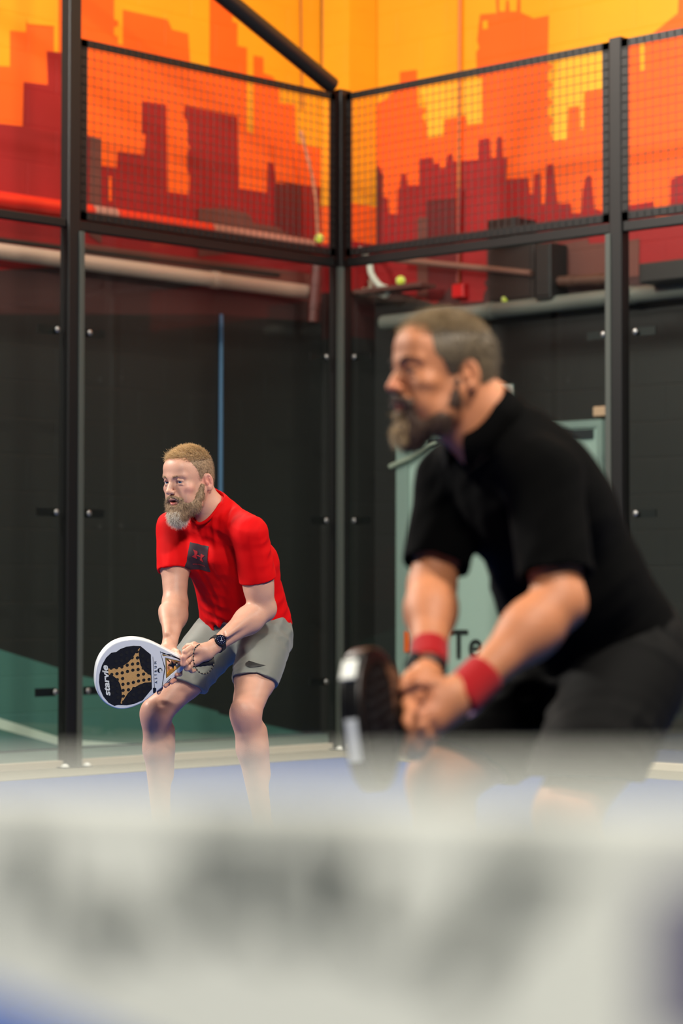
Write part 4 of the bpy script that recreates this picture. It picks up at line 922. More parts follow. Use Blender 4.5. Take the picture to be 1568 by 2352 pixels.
    def arcpts(cx, cy, rx, ry, a0, a1, n): return [(cx + rx * math.cos(math.radians(a0 + (a1 - a0) * i / n)), cy + ry * math.sin(math.radians(a0 + (a1 - a0) * i / n))) for i in range(n + 1)]
    def emblem():
        left = [(-0.58, 0.50), (-0.22, 0.52), (-0.16, 0.36), (-0.16, 0.22), (-0.26, 0.10), (-0.20, -0.02), (-0.12, -0.20), (-0.14, -0.34), (-0.55, -0.26), (-0.44, -0.10), (-0.36, 0.08), (-0.44, 0.30)]
        right = [(-x, y) for x, y in left][::-1]
        top = arcpts(0, -0.04, 0.34, 0.20, 30, 150, 10) + arcpts(0, -0.04, 0.26, 0.12, 150, 30, 10)
        bot = arcpts(0, 0.22, 0.34, 0.20, 210, 330, 10) + arcpts(0, 0.22, 0.26, 0.12, 330, 210, 10)
        words = [[(-0.62 + i * 0.105, -0.60), (-0.56 + i * 0.105, -0.60), (-0.56 + i * 0.105, -0.52), (-0.62 + i * 0.105, -0.52)] for i in range(12)]
        rt = lambda P_: [(x * 1.12 * 0.97 + y * 0.62 * 0.2, -x * 1.12 * 0.22 + y * 0.66 + 0.08) for x, y in P_]
        return [rt(q) for q in (left, right, top, bot)] + words
    project_patch('emblem', shirt, cc, ex, ey, nn, emblem(), mr2, sq, 0.0030)
    # ---- shorts
    mgr = mat('grey_shorts_cloth', (106, 110, 104), 0.55, bump=(800, 0.15), vary=(9, 0.05), sheen=0.2); mgi = mat('navy_shorts_shade', (30, 44, 92), 0.7)  # navy is the shaded tone of the grey shorts, left unassigned
    so = [E_(tp(0, -0.01, -0.01), (0.168, 0.130, 0.115), 0.02, T), E_(tp(0, -0.004, 0.15), (0.134, 0.096, 0.10), 0.03, T), Op('p', tp(0, 0, 0.26), up / np.linalg.norm(up), k=0.006, s=-2)]
    for h_, k_, t_, r0, r1, hem in ((hR, kR, 0.62, 0.104, 0.094, P(452, 1545, 8.98)), (hL, kL, 0.6, 0.104, 0.086, P(572, 1556, 8.83))):
        d = (k_ - h_); dn = d / np.linalg.norm(d); nn2 = dn * 0.55 + np.array([0, 0, -0.6])
        q = h_ + d * t_
        ll = [C(h_ + np.array([0.0, 0.0, 0.0]), q + d * 0.1, r0, r1, 0.02), Op('p', q, nn2 / np.linalg.norm(nn2), k=0.003, s=-2), C(q - d * 0.10, q + d * 0.4, r1 - 0.015, r1 - 0.011, 0.004, -1)]
        so += [SUB(ll, 0.035)]
    fl = folds(8, 0.0080, 50, [(0.2, 0.3, 1.0), (1, 0.2, -0.5)])
    V, Q = field_mesh(so, np.array([-0.30, -0.34, 0.55]), np.array([0.34, 0.34, 1.08]), 0.0038, disp=fl, sm=1)
    shorts = mesh_vq('shorts', V, Q, mgr, person)
    bpy.context.view_layer.update()
    bv = BVHTree.FromObject(shorts, bpy.context.evaluated_depsgraph_get())
    def hit(x, y):
        p = P(x, y, 8.2); d = P(x, y, 9.2) - p; d /= np.linalg.norm(d); l, n, i, q = bv.ray_cast(Vector(p), Vector(d)); return np.array(l) if l else P(x, y, 8.85)
    cc = hit(588, 1527); ex = (hit(600, 1527) - hit(576, 1527)) * 0.95; ey = np.array([0, 0, 0.0125]); nn = np.cross(ex, ey); nn /= np.linalg.norm(nn)
    vd = cc - fr.L(CAM)
    if nn @ vd > 0: nn = -nn
    sw = [(1.0, -0.30), (0.4, -0.02), (-0.1, -0.22), (-0.45, -0.30), (-0.72, -0.16), (-0.78, 0.2), (-0.62, 0.95), (-0.95, 0.25), (-1.0, -0.35), (-0.85, -0.72), (-0.5, -0.80), (0.0, -0.66), (0.5, -0.46)]
    project_patch('tick_mark', shorts, cc, ex, ey, nn, [sw], mat('tick_black', (20, 22, 22), 0.5), shorts, 0.0040, res=26)['label'] = 'black curved tick'
    # ---- socks and shoes
    for f_, t_, a_ in ((fR, tR, aR), (fL, tL, aL)):
        s1 = [C(f_ + np.array([0, 0, 0.012]), t_ + np.array([0, 0, 0.002]), 0.046, 0.038, 0.02), C(f_ + np.array([0, 0, 0.01]), a_, 0.045, 0.040, 0.02), Op('p', np.array([0, 0, 0.012]), np.array([0, 0, -1.0]), k=0.002, s=-2), Op('p', a_ + np.array([0, 0, -0.005]), np.array([0, 0, 1.0]), k=0.004, s=-2)]
        lo_ = np.minimum(f_, t_) - 0.07; hi_ = np.maximum(a_, np.maximum(f_, t_)) + 0.07; lo_[2] = -0.01
        V, Q = field_mesh(s1, lo_, hi_, 0.004); sho = mesh_vq('shoe', V, Q, mat('white_shoe', (210, 212, 214), 0.5), person)
        s2 = [C(f_ + np.array([0, 0, -0.02]) * 0, t_, 0.050, 0.043, 0.01), Op('p', np.array([0, 0, 0.022]), np.array([0, 0, 1.0]), k=0.002, s=-2), Op('p', np.array([0, 0, 0.002]), np.array([0, 0, -1.0]), k=0.002, s=-2)]
        V, Q = field_mesh(s2, lo_, hi_, 0.004); mesh_vq('sole', V, Q, mat('grey_sole', (90, 94, 98), 0.8), sho)
    # ---- watch on his left wrist
    def ring_pts(c, ax, r, n=28, ph=0.0):
        ax = ax / np.linalg.norm(ax); a = np.cross(ax, [0, 0, 1]); a /= np.linalg.norm(a); b = np.cross(ax, a)
        return [c + r * (a * math.cos(2 * PI * i / n) + b * math.sin(2 * PI * i / n)) for i in range(n)], a, b
    wc = wL + (eL - wL) * 0.05; axv = wL - eL; axv /= np.linalg.norm(axv); W = lambda v: fr.O + RH * v[0] + FH * v[1] + np.array([0, 0, v[2]])
    def toworld(mb, c): 
        mb.v = [tuple(W(np.array(v)) - W(c)) for v in mb.v]; return mb
    e = empty('wristwatch', W(wc)); setp(e, 'dark blue round smartwatch on the red shirt player\'s wrist', 'watch')
    pts, a, b = ring_pts(wc, axv, 0.0300)
    vs = []; fs = []; n = len(pts)
    for p in pts:
        rad = (p - wc) / 0.0300
        for dx, dr in ((-0.010, 0), (0.010, 0), (0.010, 0.0028), (-0.010, 0.0028)): vs.append(p + axv * dx + rad * dr)
    for i in range(n):
        for k in range(4): fs.append((i * 4 + k, i * 4 + (k + 1) % 4, ((i + 1) % n) * 4 + (k + 1) % 4, ((i + 1) % n) * 4 + k))
    mb = MB(); mb.add(vs, fs); toworld(mb, wc).build('strap', mat('watch_strap', (24, 26, 30), 0.6), e)
    tocam = fr.L(CAM) - wc; tocam /= np.linalg.norm(tocam); nf = tocam - axv * (tocam @ axv) * 0.8 + np.array([0, 0, 0.12]); nf /= np.linalg.norm(nf)
    fc = wc + nf * 0.031
    mb = MB(); mb.tube([fc - nf * 0.004, fc + nf * 0.004, fc + nf * 0.0055], [0.0215, 0.0215, 0.020], 32); toworld(mb, wc).build('watch_case', mat('watch_case', (20, 24, 34), 0.3, metal=0.6), e)
    mb = MB(); mb.tube([fc + nf * 0.0055, fc + nf * 0.0062], 0.0175, 32); face = toworld(mb, wc).build('watch_face', mat('watch_face', (10, 16, 44), 0.15), e)
    xa = np.cross([0, 0, 1.0], nf); xa /= np.linalg.norm(xa); ya = np.cross(nf, xa); mb = MB()
    for i in range(12):
        t = 2 * PI * i / 12; q = fc + nf * 0.0066 + 0.0135 * (xa * math.sin(t) + ya * math.cos(t)); mb.ball(q, 0.0009, n=5)
    for t, l in ((0.35, 0.009), (2.6, 0.006)):
        mb.tube([fc + nf * 0.0066, fc + nf * 0.0066 + l * (xa * math.sin(t) + ya * math.cos(t))], 0.0008, 5)
    for i in range(3): mb.tube([fc + nf * 0.0066 + xa * (-0.004 + 0.004 * i) - ya * 0.006, fc + nf * 0.0066 + xa * (-0.002 + 0.004 * i) - ya * 0.003], 0.0009, 5)
    toworld(mb, wc).build('dial_marks', mat('dial_white', (215, 222, 235), 0.4), face)
    # ---- beaded bracelet hanging from the same hand
    e = empty('bead_bracelet', W(P(468, 1515, 8.54))); setp(e, 'dark beaded bracelet hanging loose below the smartwatch', 'bracelet')
    loop = spl([P(*q) for q in ((459, 1479, 8.585), (448, 1488, 8.550), (444, 1505, 8.535), (446, 1525, 8.540), (455, 1542, 8.555), (468, 1548, 8.570), (481, 1543, 8.590), (490, 1528, 8.610), (490, 1513, 8.630), (484, 1500, 8.650), (474, 1488, 8.630))], 200)
    loop = np.array(loop); seg = np.linalg.norm(np.diff(loop, axis=0), axis=1); cum = np.concatenate([[0], np.cumsum(seg)]); nb = int(cum[-1] / 0.0066)
    mbd = mat('dark_bead', (26, 24, 24), 0.25); gold = mat('light_bead', (126, 118, 104), 0.3, metal=0.6); c0 = P(468, 1515, 8.54)
    first = None
    for i in range(nb):
        t = (i + 0.5) / nb * cum[-1]; q = np.array([np.interp(t, cum, loop[:, a]) for a in range(3)])
        if i % 4 == 0 or True:
            mb = MB(); mb.ball((0, 0, 0), 0.0031 if i % 2 else 0.0024, n=6)
            o = mb.build('bead', gold if i % 2 == 0 else mbd, e); o.location = W(q) - W(c0)
    return fr, P, W

frR, PR, WR = red_player()

# ---------------------------------------------------------------- rackets
def racket(kind, O, U, Vv, label, name='padel_racket'):
    """local: x along the racket from tip to grip, y across, z out of the face; metres"""
    U = U / np.linalg.norm(U); Vv = Vv - U * (Vv @ U); Vv /= np.linalg.norm(Vv); Nn = np.cross(U, Vv)
    e = empty(name, O); e.rotation_mode = 'QUATERNION'; e.rotation_quaternion = Matrix(((U[0], Vv[0], Nn[0]), (U[1], Vv[1], Nn[1]), (U[2], Vv[2], Nn[2]))).to_quaternion()
    setp(e, label, 'racket')
    A0 = np.array([90.0, 662.0]); A1 = np.array([1300.0, 530.0]); ax = (A1 - A0) / np.linalg.norm(A1 - A0); pr = np.array([ax[1], -ax[0]])
    def q(pts): 
        out = []
        for p in pts:
            d = np.array(p, float) - A0; out.append((d @ ax / 3744, d @ pr / 3540))
        return out
    def smooth(pts, n=6):
        P = [np.array(p) for p in pts]; m = len(P); out = []
        for i in range(m):
            a, b, c, d = P[i - 1], P[i], P[(i + 1) % m], P[(i + 2) % m]
            for k in range(n):
                t = k / n; out.append(0.5 * ((2 * b) + (c - a) * t + (2 * a - 5 * b + 4 * c - d) * t * t + (3 * b - a - 3 * c + d) * t ** 3))
        return [tuple(p) for p in out]
    outline = smooth(q([(92, 640), (104, 520), (150, 400), (235, 290), (350, 215), (500, 178), (650, 178), (800, 212), (950, 275), (1120, 355), (1270, 425), (1300, 470), (1303, 530), (1280, 580), (1180, 672), (1040, 790), (900, 905), (800, 985), (700, 1045), (560, 1092), (430, 1098), (310, 1060), (210, 990), (140, 890), (100, 770)]))
    win = q([(1025, 425), (1265, 478), (1262, 510), (1055, 695)])
    holes = []
    for row in ([(420, 385), (490, 352), (560, 337), (628, 340)], [(355, 468), (428, 462), (497, 433), (567, 418), (640, 420), (710, 398), (786, 455)],
                [(293, 557), (365, 550), (436, 540), (507, 517), (578, 503), (650, 495), (718, 476)], [(305, 640), (376, 630), (447, 618), (517, 600), (588, 583), (659, 573), (728, 555), (797, 537)],
                [(314, 722), (385, 708), (457, 693), (667, 650), (738, 634), (808, 618)], [(325, 808), (396, 790), (467, 770), (537, 760), (607, 745), (676, 727), (747, 714), (818, 704)],
                [(335, 890), (405, 868), (475, 850), (547, 842), (617, 825), (685, 802), (755, 790), (826, 783)], [(413, 945), (483, 927), (553, 920), (623, 908), (694, 880), (765, 870)], [(492, 1003), (563, 1003), (634, 987), (705, 955)]):
        holes += q(row)
    def prism(polys, z0, z1, name, m, parent, bev=0.0, mi=None):
        cu = bpy.data.curves.new('t', 'CURVE'); cu.dimensions = '2D'; cu.fill_mode = 'BOTH'; cu.extrude = (z1 - z0) / 2 - bev; cu.bevel_depth = bev; cu.bevel_resolution = 3
        if bev: cu.offset = -bev
        for pts in polys:
            sp = cu.splines.new('POLY'); sp.points.add(len(pts) - 1); sp.use_cyclic_u = True
            for i, p in enumerate(pts): sp.points[i].co = (p[0], p[1], 0, 1)
        o = bpy.data.objects.new('t', cu); col.objects.link(o)
        me = bpy.data.meshes.new_from_object(o.evaluated_get(bpy.context.evaluated_depsgraph_get())); bpy.data.objects.remove(o)
        me.name = name; me.materials.clear(); me.materials.append(m)
        for v in me.vertices: v.co.z += (z0 + z1) / 2
        return link_mesh(name, me, parent)
    def circ(c, r, n=14): return [(c[0] + r * math.cos(2 * PI * i / n), c[1] + r * math.sin(2 * PI * i / n)) for i in range(n)]
    T = 0.019
    white = kind == 'white'
    mfr = mat('racket_white', (222, 226, 228), 0.25, coat=0.4) if white else mat('racket_black', (14, 14, 15), 0.35, coat=0.1)
    mpa = mat('racket_face_black', (22, 22, 26), 0.6, bump=(900, 0.2), spec=0.3) if white else mat('racket_face_dark', (10, 9, 10), 0.7, spec=0.1)
    prism([outline, win] + [circ(h, 0.0058) for h in holes], -T, T, 'frame', mfr, e, bev=0.005)
    panel = smooth(q([(140, 640), (165, 520), (215, 420), (280, 355)]), 1) + q([(345, 345), (400, 305), (480, 275), (570, 262), (670, 265), (820, 378), (868, 832), (750, 985), (640, 1030), (540, 1050), (420, 1045), (370, 1057), (290, 1015), (215, 935), (165, 840), (140, 740)])
    star = q([(665, 288), (650, 340), (660, 420), (690, 520), (750, 600), (840, 655), (850, 742), (760, 748), (680, 780), (600, 830), (540, 890), (500, 960), (468, 1030), (452, 1020), (466, 940), (455, 850), (430, 770), (385, 700), (320, 655), (262, 640), (252, 562), (340, 560), (440, 535), (520, 480), (580, 410), (625, 330)])
    ph = [circ(h, 0.0060) for h in holes]
    inpan = [circ(h, 0.0060) for h in holes]
    for sgn, zz in ((1, T),):
        f = prism([panel] + inpan, zz - 0.0003, zz + 0.0004, 'face_panel', mpa, e)
        if white:
            mg = mat('racket_gold', (206, 160, 96), 0.45, bump=(500, 0.4))
            nt = mg.node_tree; tc = nt.nodes.new('ShaderNodeTexCoord'); wv = nt.nodes.new('ShaderNodeTexWave'); wv.inputs['Scale'].default_value = 120; wv.inputs['Distortion'].default_value = 3; wv.inputs['Detail Scale'].default_value = 3
            rp = nt.nodes.new('ShaderNodeMapRange'); rp.inputs[3].default_value = 0.75; rp.inputs[4].default_value = 1.1; vm = nt.nodes.new('ShaderNodeVectorMath'); vm.operation = 'SCALE'; vm.inputs[0].default_value = lin((206, 160, 96))
            mp_ = nt.nodes.new('ShaderNodeMapping'); mp_.inputs['Rotation'].default_value = (0, 0, 1.45); nt.links.new(tc.outputs['Object'], mp_.inputs[0]); nt.links.new(mp_.outputs[0], wv.inputs['Vector']); nt.links.new(wv.outputs[0], rp.inputs[0]); nt.links.new(rp.outputs[0], vm.inputs['Scale']); nt.links.new(vm.outputs[0], nt.nodes['Principled BSDF'].inputs['Base Color'])
            prism([star], zz + 0.0004, zz + 0.0008, 'star_print', mg, e)
    # the drilled holes read black: capped black plugs paint in their shade
    mb = MB()
    for h in holes: mb.tube([(h[0], h[1], -T + 0.002), (h[0], h[1], T + 0.0011)], 0.0061, 14)
    # all plugs form one drilled pattern
    k = mb.build('hole_pattern', mat('hole_shade_black', (9, 9, 10), 0.8), e)
    # throat: gold inner frame with a dark four-pointed star
    if white:
        Mgo = mat('throat_gold', (206, 158, 70), 0.3, metal=0.6); Mbk = mat('trim_black', (18, 18, 20), 0.35)
        cen = np.mean(np.array(win), 0)
        win2 = [tuple(cen + (np.array(p) - cen) * 0.86) for p in win]
        prism([win, win2], -T + 0.004, T - 0.002, 'throat_liner', Mgo, e)
        st = []; c = q([(1140, 530)])[0]
        for i in range(8):
            r = 0.0155 if i % 2 == 0 else 0.006; t = PI / 4 * i + 0.1; st.append((c[0] + r * math.cos(t), c[1] + r * math.sin(t)))
        prism([st], -0.004, 0.010, 'throat_star', Mbk, e)
        mb = MB()
        for i in range(4):
            t = PI / 2 * i + PI / 4 + 0.1; cc = (c[0] + 0.017 * math.cos(t), c[1] + 0.017 * math.sin(t))
            a0 = t + PI - 0.85; pts = [(cc[0] + 0.0125 * math.cos(a0 + 1.7 * j / 8), cc[1] + 0.0125 * math.sin(a0 + 1.7 * j / 8), 0.006) for j in range(9)]; mb.tube(pts, 0.0013, 6)
        for p in win2: mb.tube([(p[0], p[1], 0.004), (c[0] + (p[0] - c[0]) * 0.42, c[1] + (p[1] - c[1]) * 0.42, 0.004)], 0.0024, 6)
        mb.build('throat_tracery', Mgo, e)
        # black chevron lines round the throat
        def strip(pts, w, name='trim_line'):
            P_ = [np.array(p) for p in q(pts)]; L_, R_ = [], []
            for i, p in enumerate(P_):
                t = P_[min(i + 1, len(P_) - 1)] - P_[max(i - 1, 0)]; t /= np.linalg.norm(t); nn = np.array([-t[1], t[0]]); L_.append(tuple(p + nn * w)); R_.append(tuple(p - nn * w))
            return prism([L_ + R_[::-1]], T - 0.0002, T + 0.0004, name, Mbk, e)
        strip([(1235, 445), (945, 340), (1025, 555), (1005, 800), (1120, 690)], 0.0016)
        strip([(1230, 440), (1100, 380), (975, 365)], 0.0012)
        prism([q([(975, 372), (1130, 405), (1010, 392), (985, 395)])], T - 0.0002, T + 0.0005, 'gold_inlay', Mgo, e)
        cp = q([(958, 585)])[0]; prism([circ(cp, 0.0092, 20)], T - .0002, T + .0005, 'round_badge', Mbk, e)
        b2 = q([(958, 585), (950, 560), (962, 572), (975, 560), (985, 600), (1010, 602), (980, 608), (965, 618), (950, 600)])
        prism([b2[1:]], T + .0004, T + .0009, 'badge_mark', M_white, e)
        def put(txt, size, c, ang, m, shear=0.0, bold=0.0, sp=1.0, nm='lettering', sx=1.0):
            me = text_mesh(txt, size, shear, 0.0003, bold, sp); me.materials.append(m); o = link_mesh(nm, me, e); cc = q([c])[0]
            o.location = (cc[0], cc[1], T + 0.0016); o.rotation_euler = (0, 0, ang); o.scale = (sx, 1, 1); return o
        aa = PI / 2 + math.atan2(ax[1], ax[0]) * 0
        put('starvie', 0.0300, (238, 726), aa + 0.05, M_white, shear=0.25, bold=0.0009, sp=1.0, sx=1.42)
        put('ASTRUM', 0.0125, (905, 610), aa, Mbk, bold=0.0, sp=2.1)
        put('RACKET MADE', 0.0040, (862, 590), aa, Mbk, sp=1.2) if False else None
        prism([q([(880, 820), (905, 815), (925, 822), (928, 850), (918, 885), (888, 888)])], T - .0002, T + .0005, 'small_badge', Mbk, e)
        prism([q([(846, 405), (851, 404), (905, 820), (899, 822)])], T - .0002, T + .0004, 'trim_line', Mbk, e)
    # grip
    L0 = outline and 0.325; mg2 = mat('grip_black', (26, 25, 25), 0.7, bump=(200, 0.4)) 
    mb = MB(); mb.tube([(L0 - 0.03, 0, 0), (L0 + 0.002, 0, 0), (L0 + 0.012, 0, 0)], [0.012, 0.014, 0.0135], 16); mb.build('throat_collar', mat('collar_grey', (120, 122, 122), 0.3) if white else mfr, e)
    pts = [(L0 + 0.010 + 0.004 * i, 0, 0) for i in range(24)]; mb = MB(); mb.tube(pts, [0.0142 + 0.0006 * math.sin(i * 1.6) for i in range(24)], 16); mb.build('grip', mg2, e)
    mb = MB(); mb.tube([(L0 + 0.100, 0, 0), (L0 + 0.104, 0, 0), (L0 + 0.110, 0, 0)], [0.0142, 0.0160, 0.0150], 16); mb.build('butt_cap', mg2, e)
    return e
tip = at_depth(217, 1549, 8.50); thr = at_depth(415.5, 1527, 8.59)
U = thr - tip; Vup = np.array([0, 0, 1.0]) * math.cos(math.radians(17)) + (-FH) * math.sin(math.radians(17))
racket('white', tip, U, Vup, 'white and black padel racket with a gold star held by the red shirt player')

# ---------------------------------------------------------------- player in black (close to the camera, out of focus)
def black_player():
    fr = Frame(1200, 4.80); P = fr.P
    Nk = P(1118, 950, 4.76); Pv = P(1392, 1490, 5.02)
    sR = P(1036, 1105, 4.93); sL = P(1250, 1100, 4.64)
    T = torso_R(Pv, Nk, sR, sL); up = T[:, 2]; LN = np.linalg.norm(Nk - Pv)
    def tp(x, y, z): return Pv + T @ np.array([x, y, z * LN])
    hR, hL = P(1325, 1560, 5.12), P(1440, 1560, 4.92)
    kR, kL = P(1006, 1792, 4.88), P(1300, 1865, 4.70)
    aR, aL = P(1050, 2310, 5.02), P(1375, 2370, 4.86)
    eR, eL = P(992, 1345, 4.84), P(1283, 1385, 4.55)
    wR, wL = P(984, 1525, 4.66), P(1085, 1575, 4.44)
    Hc = P(1012, 858, 4.74); HR = head_R(65, 2, 0)
    body = [E_(tp(0, 0, 0.0), (0.160, 0.125, 0.13), 0.02, T), E_(tp(0, 0.01, 0.30), (0.155, 0.130, 0.15), 0.05, T), E_(tp(0, 0.0, 0.64), (0.165, 0.125, 0.18), 0.05, T),
            C(Nk - up * 0.05, sR, 0.055, 0.055, 0.04), C(Nk - up * 0.05, sL, 0.055, 0.055, 0.04)]
    body += neck_ops(Hc, HR, Nk, 0.064) + [C(HR @ np.array([0, 0.0, -0.07]) + Hc, Nk + T[:, 1] * 0.05 - up * 0.03, 0.045, 0.05, 0.03)]
    fwd = np.array([-0.7, -0.7, 0]); back = -fwd * 0.035
    def leg(h, k, a):
        u = (a - k) / np.linalg.norm(a - k)
        o = [C(h, h + (k - h) * 0.55, 0.100, 0.084, 0.03), C(h + (k - h) * 0.5, k, 0.086, 0.062, 0.03), C(k - u * 0.03 + fwd * .022, k + u * 0.04 + fwd * 0.018, 0.032, 0.028, 0.03),
             C(k, k + (a - k) * 0.3, 0.058, 0.058, 0.03), C(k + u * 0.07 + back, k + (a - k) * 0.5 + back, 0.042, 0.036, 0.04), C(k + (a - k) * 0.3, a, 0.056, 0.034, 0.03)]
        f = a + np.array([0, 0, -0.04]); f[2] = 0.05; t = f + fwd * 0.17; t[2] = 0.045
        return o + [C(a, f, 0.032, 0.034, 0.02), C(f, t, 0.036, 0.032, 0.02)], f, t
    lR, fR, tR = leg(hR, kR, aR); lL, fL, tL = leg(hL, kL, aL); body += lR + lL
    def arm(s, e, w, sc):
        m = s + (e - s) * 0.45; d = w - e
        return [C(s, m, 0.060 * sc, 0.057 * sc, 0.03), C(m, e, 0.056 * sc, 0.046 * sc, 0.03), S(e, 0.046 * sc, 0.02), C(e, e + d * 0.35, 0.047 * sc, 0.052 * sc, 0.02), C(e + d * 0.3, w, 0.051 * sc, 0.030, 0.03)]
    body += arm(sR, eR, wR, 0.95) + arm(sL, eL, wL, 1.02)
    body += xf(head_ops(0.0, 1.03), HR, Hc)
    # left hand: palm with thumb on top, fingers reaching down across the grip
    body += [C(wL, P(1040, 1598, 4.415), 0.028, 0.034, 0.01), C(P(1045, 1590, 4.42), P(1000, 1598, 4.40), 0.026, 0.021, 0.02), C(P(1040, 1615, 4.41), P(992, 1640, 4.385), 0.028, 0.023, 0.02), C(P(1035, 1635, 4.41), P(1000, 1665, 4.39), 0.022, 0.02, 0.02)]
    for J, a, b in [([(1042, 1583, 4.42), (1002, 1572, 4.40), (964, 1570, 4.39), (938, 1582, 4.40)], .0145, .0105),
                    ([(992, 1618, 4.385), (966, 1646, 4.365), (948, 1676, 4.37), (938, 1704, 4.385)], .0112, .0090),
                    ([(992, 1634, 4.38), (968, 1668, 4.36), (948, 1700, 4.37), (932, 1728, 4.385)], .0114, .0090),
                    ([(1000, 1650, 4.385), (978, 1686, 4.37), (960, 1716, 4.375), (942, 1738, 4.395)], .0108, .0086),
                    ([(1008, 1664, 4.395), (992, 1696, 4.385), (976, 1722, 4.39), (960, 1738, 4.405)], .0098, .0078)]:
        body += finger([P(*j) for j in J], a, b, 0.005)
    # right hand: wraps the grip from behind
    body += [C(wR, P(972, 1565, 4.60), 0.029, 0.032, 0.01), C(P(975, 1560, 4.60), P(952, 1598, 4.55), 0.026, 0.022, 0.02), C(P(985, 1570, 4.61), P(970, 1620, 4.57), 0.022, 0.02, 0.02)]
    for J, a, b in [([(962, 1575, 4.57), (944, 1592, 4.55), (934, 1618, 4.53), (940, 1638, 4.51)], .0115, .0092),
                    ([(962, 1592, 4.57), (944, 1612, 4.55), (936, 1640, 4.53), (942, 1660, 4.51)], .0115, .0092),
                    ([(960, 1608, 4.555), (942, 1632, 4.52), (934, 1656, 4.50), (940, 1674, 4.49)], .0108, .0088),
                    ([(968, 1620, 4.565), (954, 1646, 4.535), (948, 1668, 4.515), (952, 1682, 4.50)], .0098, .0080),
                    ([(962, 1556, 4.59), (944, 1552, 4.57), (930, 1566, 4.55), (926, 1582, 4.54)], .0130, .0098)]:
        body += finger([P(*j) for j in J], a, b, 0.005)
    lip = lambda p: HR @ np.array(p) + Hc
    tone = mixc((190, 122, 82), [(lip((0, 0.105, -0.03)), 0.024, (196, 104, 82), 0.5), (lip((0.05, 0.06, -0.025)), 0.035, (198, 122, 96), 0.4), (lip((0.084, -0.024, -0.005)), 0.04, (206, 62, 48), 0.9), (lip((0, 0.094, -0.066)), (HR, np.array([0.022, 0.016, 0.012])), (150, 70, 60), 0.8), (P(940, 1620, 4.4), 0.07, (196, 118, 98), 0.4)])
    msk = attr_mat('tanned_skin', 0.58, sss=0.1, bump=(260, 0.25))
    hb = (Hc - 0.128, Hc + np.array([0.128, 0.128, 0.14]))
    def bx(a, b, c, d, d0, d1):
        q = np.array([P(x, y, z) for x in (a, b) for y in (c, d) for z in (d0, d1)]); return (q.min(0), q.max(0))
    b1 = bx(900, 1040, 1545, 1755, 4.34, 4.66)
    V0 = (np.array([-0.42, -0.70, -0.005]), np.array([0.42, 0.50, 1.62]))
    person = body_mesh('person', body, V0, [hb, b1], tone, msk, h=0.0055, hf=0.0024)
    person.location = fr.O; person.rotation_euler = (0, 0, RZ)
    setp(person, 'bearded person in black polo shirt and shorts with red wristbands, crouching in the foreground', 'person')
    eyes(person, HR, Hc, mat('iris_brown', (70, 54, 40), 0.2))
    hm = mat('brown_hair', (92, 78, 58), 0.55, vary=(60, 0.25)); hm2 = mat('brown_hair_lit', (140, 118, 86), 0.5); bm = mat('dark_beard', (70, 48, 34), 0.6, vary=(90, 0.3)); bl = mat('beard_lit', (170, 140, 96), 0.5)
    br = []
    for s in (-1, 1):
        pts = np.array([np.array([s * x, y, z]) for x, y, z in ((0.010, 0.0945, 0.0215), (0.022, 0.0935, 0.0255), (0.034, 0.0865, 0.0265), (0.047, 0.074, 0.0215))])
        n = 90; t = rng.random(n) * 2.999; i = t.astype(int); f = (t - i)[:, None]; A = pts[i] * (1 - f) + pts[i + 1] * f + rng.normal(size=(n, 3)) * 0.0012
        br.append((A @ HR.T + Hc, np.tile(np.array([s * 0.9, 0.15, 0.35]), (n, 1)) @ HR.T))
    for b in br: strands('eyebrow', b[0], b[1], 0.009, 0.0008, bm, person, jit=0.25)
    cap = [E_((0, -0.018, 0.036), (0.083, 0.1025, 0.0860), 0.01), E_((0, -0.050, -0.010), (0.072, 0.058, 0.076), 0.02), E_((0, 0.120, 0.028), (0.085, 0.075, 0.062), 0.004, None, -1), PL((0, 0, -0.05), (0, 0.55, -1))]
    cap += [E_((s * 0.062, 0.100, 0.040), (0.030, 0.048, 0.044), 0.004, None, -1) for s in (-1, 1)] + [E_((s * 0.08, -0.024, -0.012), (0.03, 0.024, 0.036), 0.004, None, -1) for s in (-1, 1)] + [E_((s * 0.065, 0.060, -0.015), (0.04, 0.040, 0.050), 0.004, None, -1) for s in (-1, 1)]
    V, Q = hair_shell(cap, HR, Hc, disp=lambda X, Y, Z: 0.0012 * np.sin(X * 500 + 3 * np.sin(Z * 300)) * np.sin(Z * 400 + Y * 350))
    hair = mesh_vq('hair', V, Q, hm, person); N = vnormals(V, Q); loc = (V - Hc) @ HR; nl = N @ HR
    top = np.where(loc[:, 2] > 0.075)[0]; sel = rng.choice(top, 2600); D = nl[sel] * 0.35 + np.array([0.0, 0.8, 0.05])
    strands('hair_locks', V[sel], D @ HR.T, 0.018, 0.0009, hm2, hair, curl=0.4, jit=0.2)  # lighter locks paint the lit top of the hair
    sd = np.where(loc[:, 2] <= 0.08)[0]; sel = rng.choice(sd, 2600); D = nl[sel] * 0.5 + np.array([0, -0.5, -0.7])
    strands('side_hair', V[sel], D @ HR.T, 0.010, 0.0007, hm, hair, jit=0.25)
    bd = []
    for s in (-1, 1):
        bd += [C((s * 0.071, 0.000, -0.020), (s * 0.062, 0.006, -0.060), 0.006, 0.011, 0.015), C((s * 0.062, 0.006, -0.060), (s * 0.048, 0.030, -0.096), 0.012, 0.019, 0.02), C((s * 0.048, 0.030, -0.096), (s * 0.010, 0.070, -0.116), 0.019, 0.024, 0.02),
               C((s * 0.006, 0.0985, -0.0465), (s * 0.031, 0.084, -0.060), 0.007, 0.0075, 0.006), C((s * 0.030, 0.080, -0.062), (s * 0.026, 0.074, -0.092), 0.007, 0.014, 0.01)]
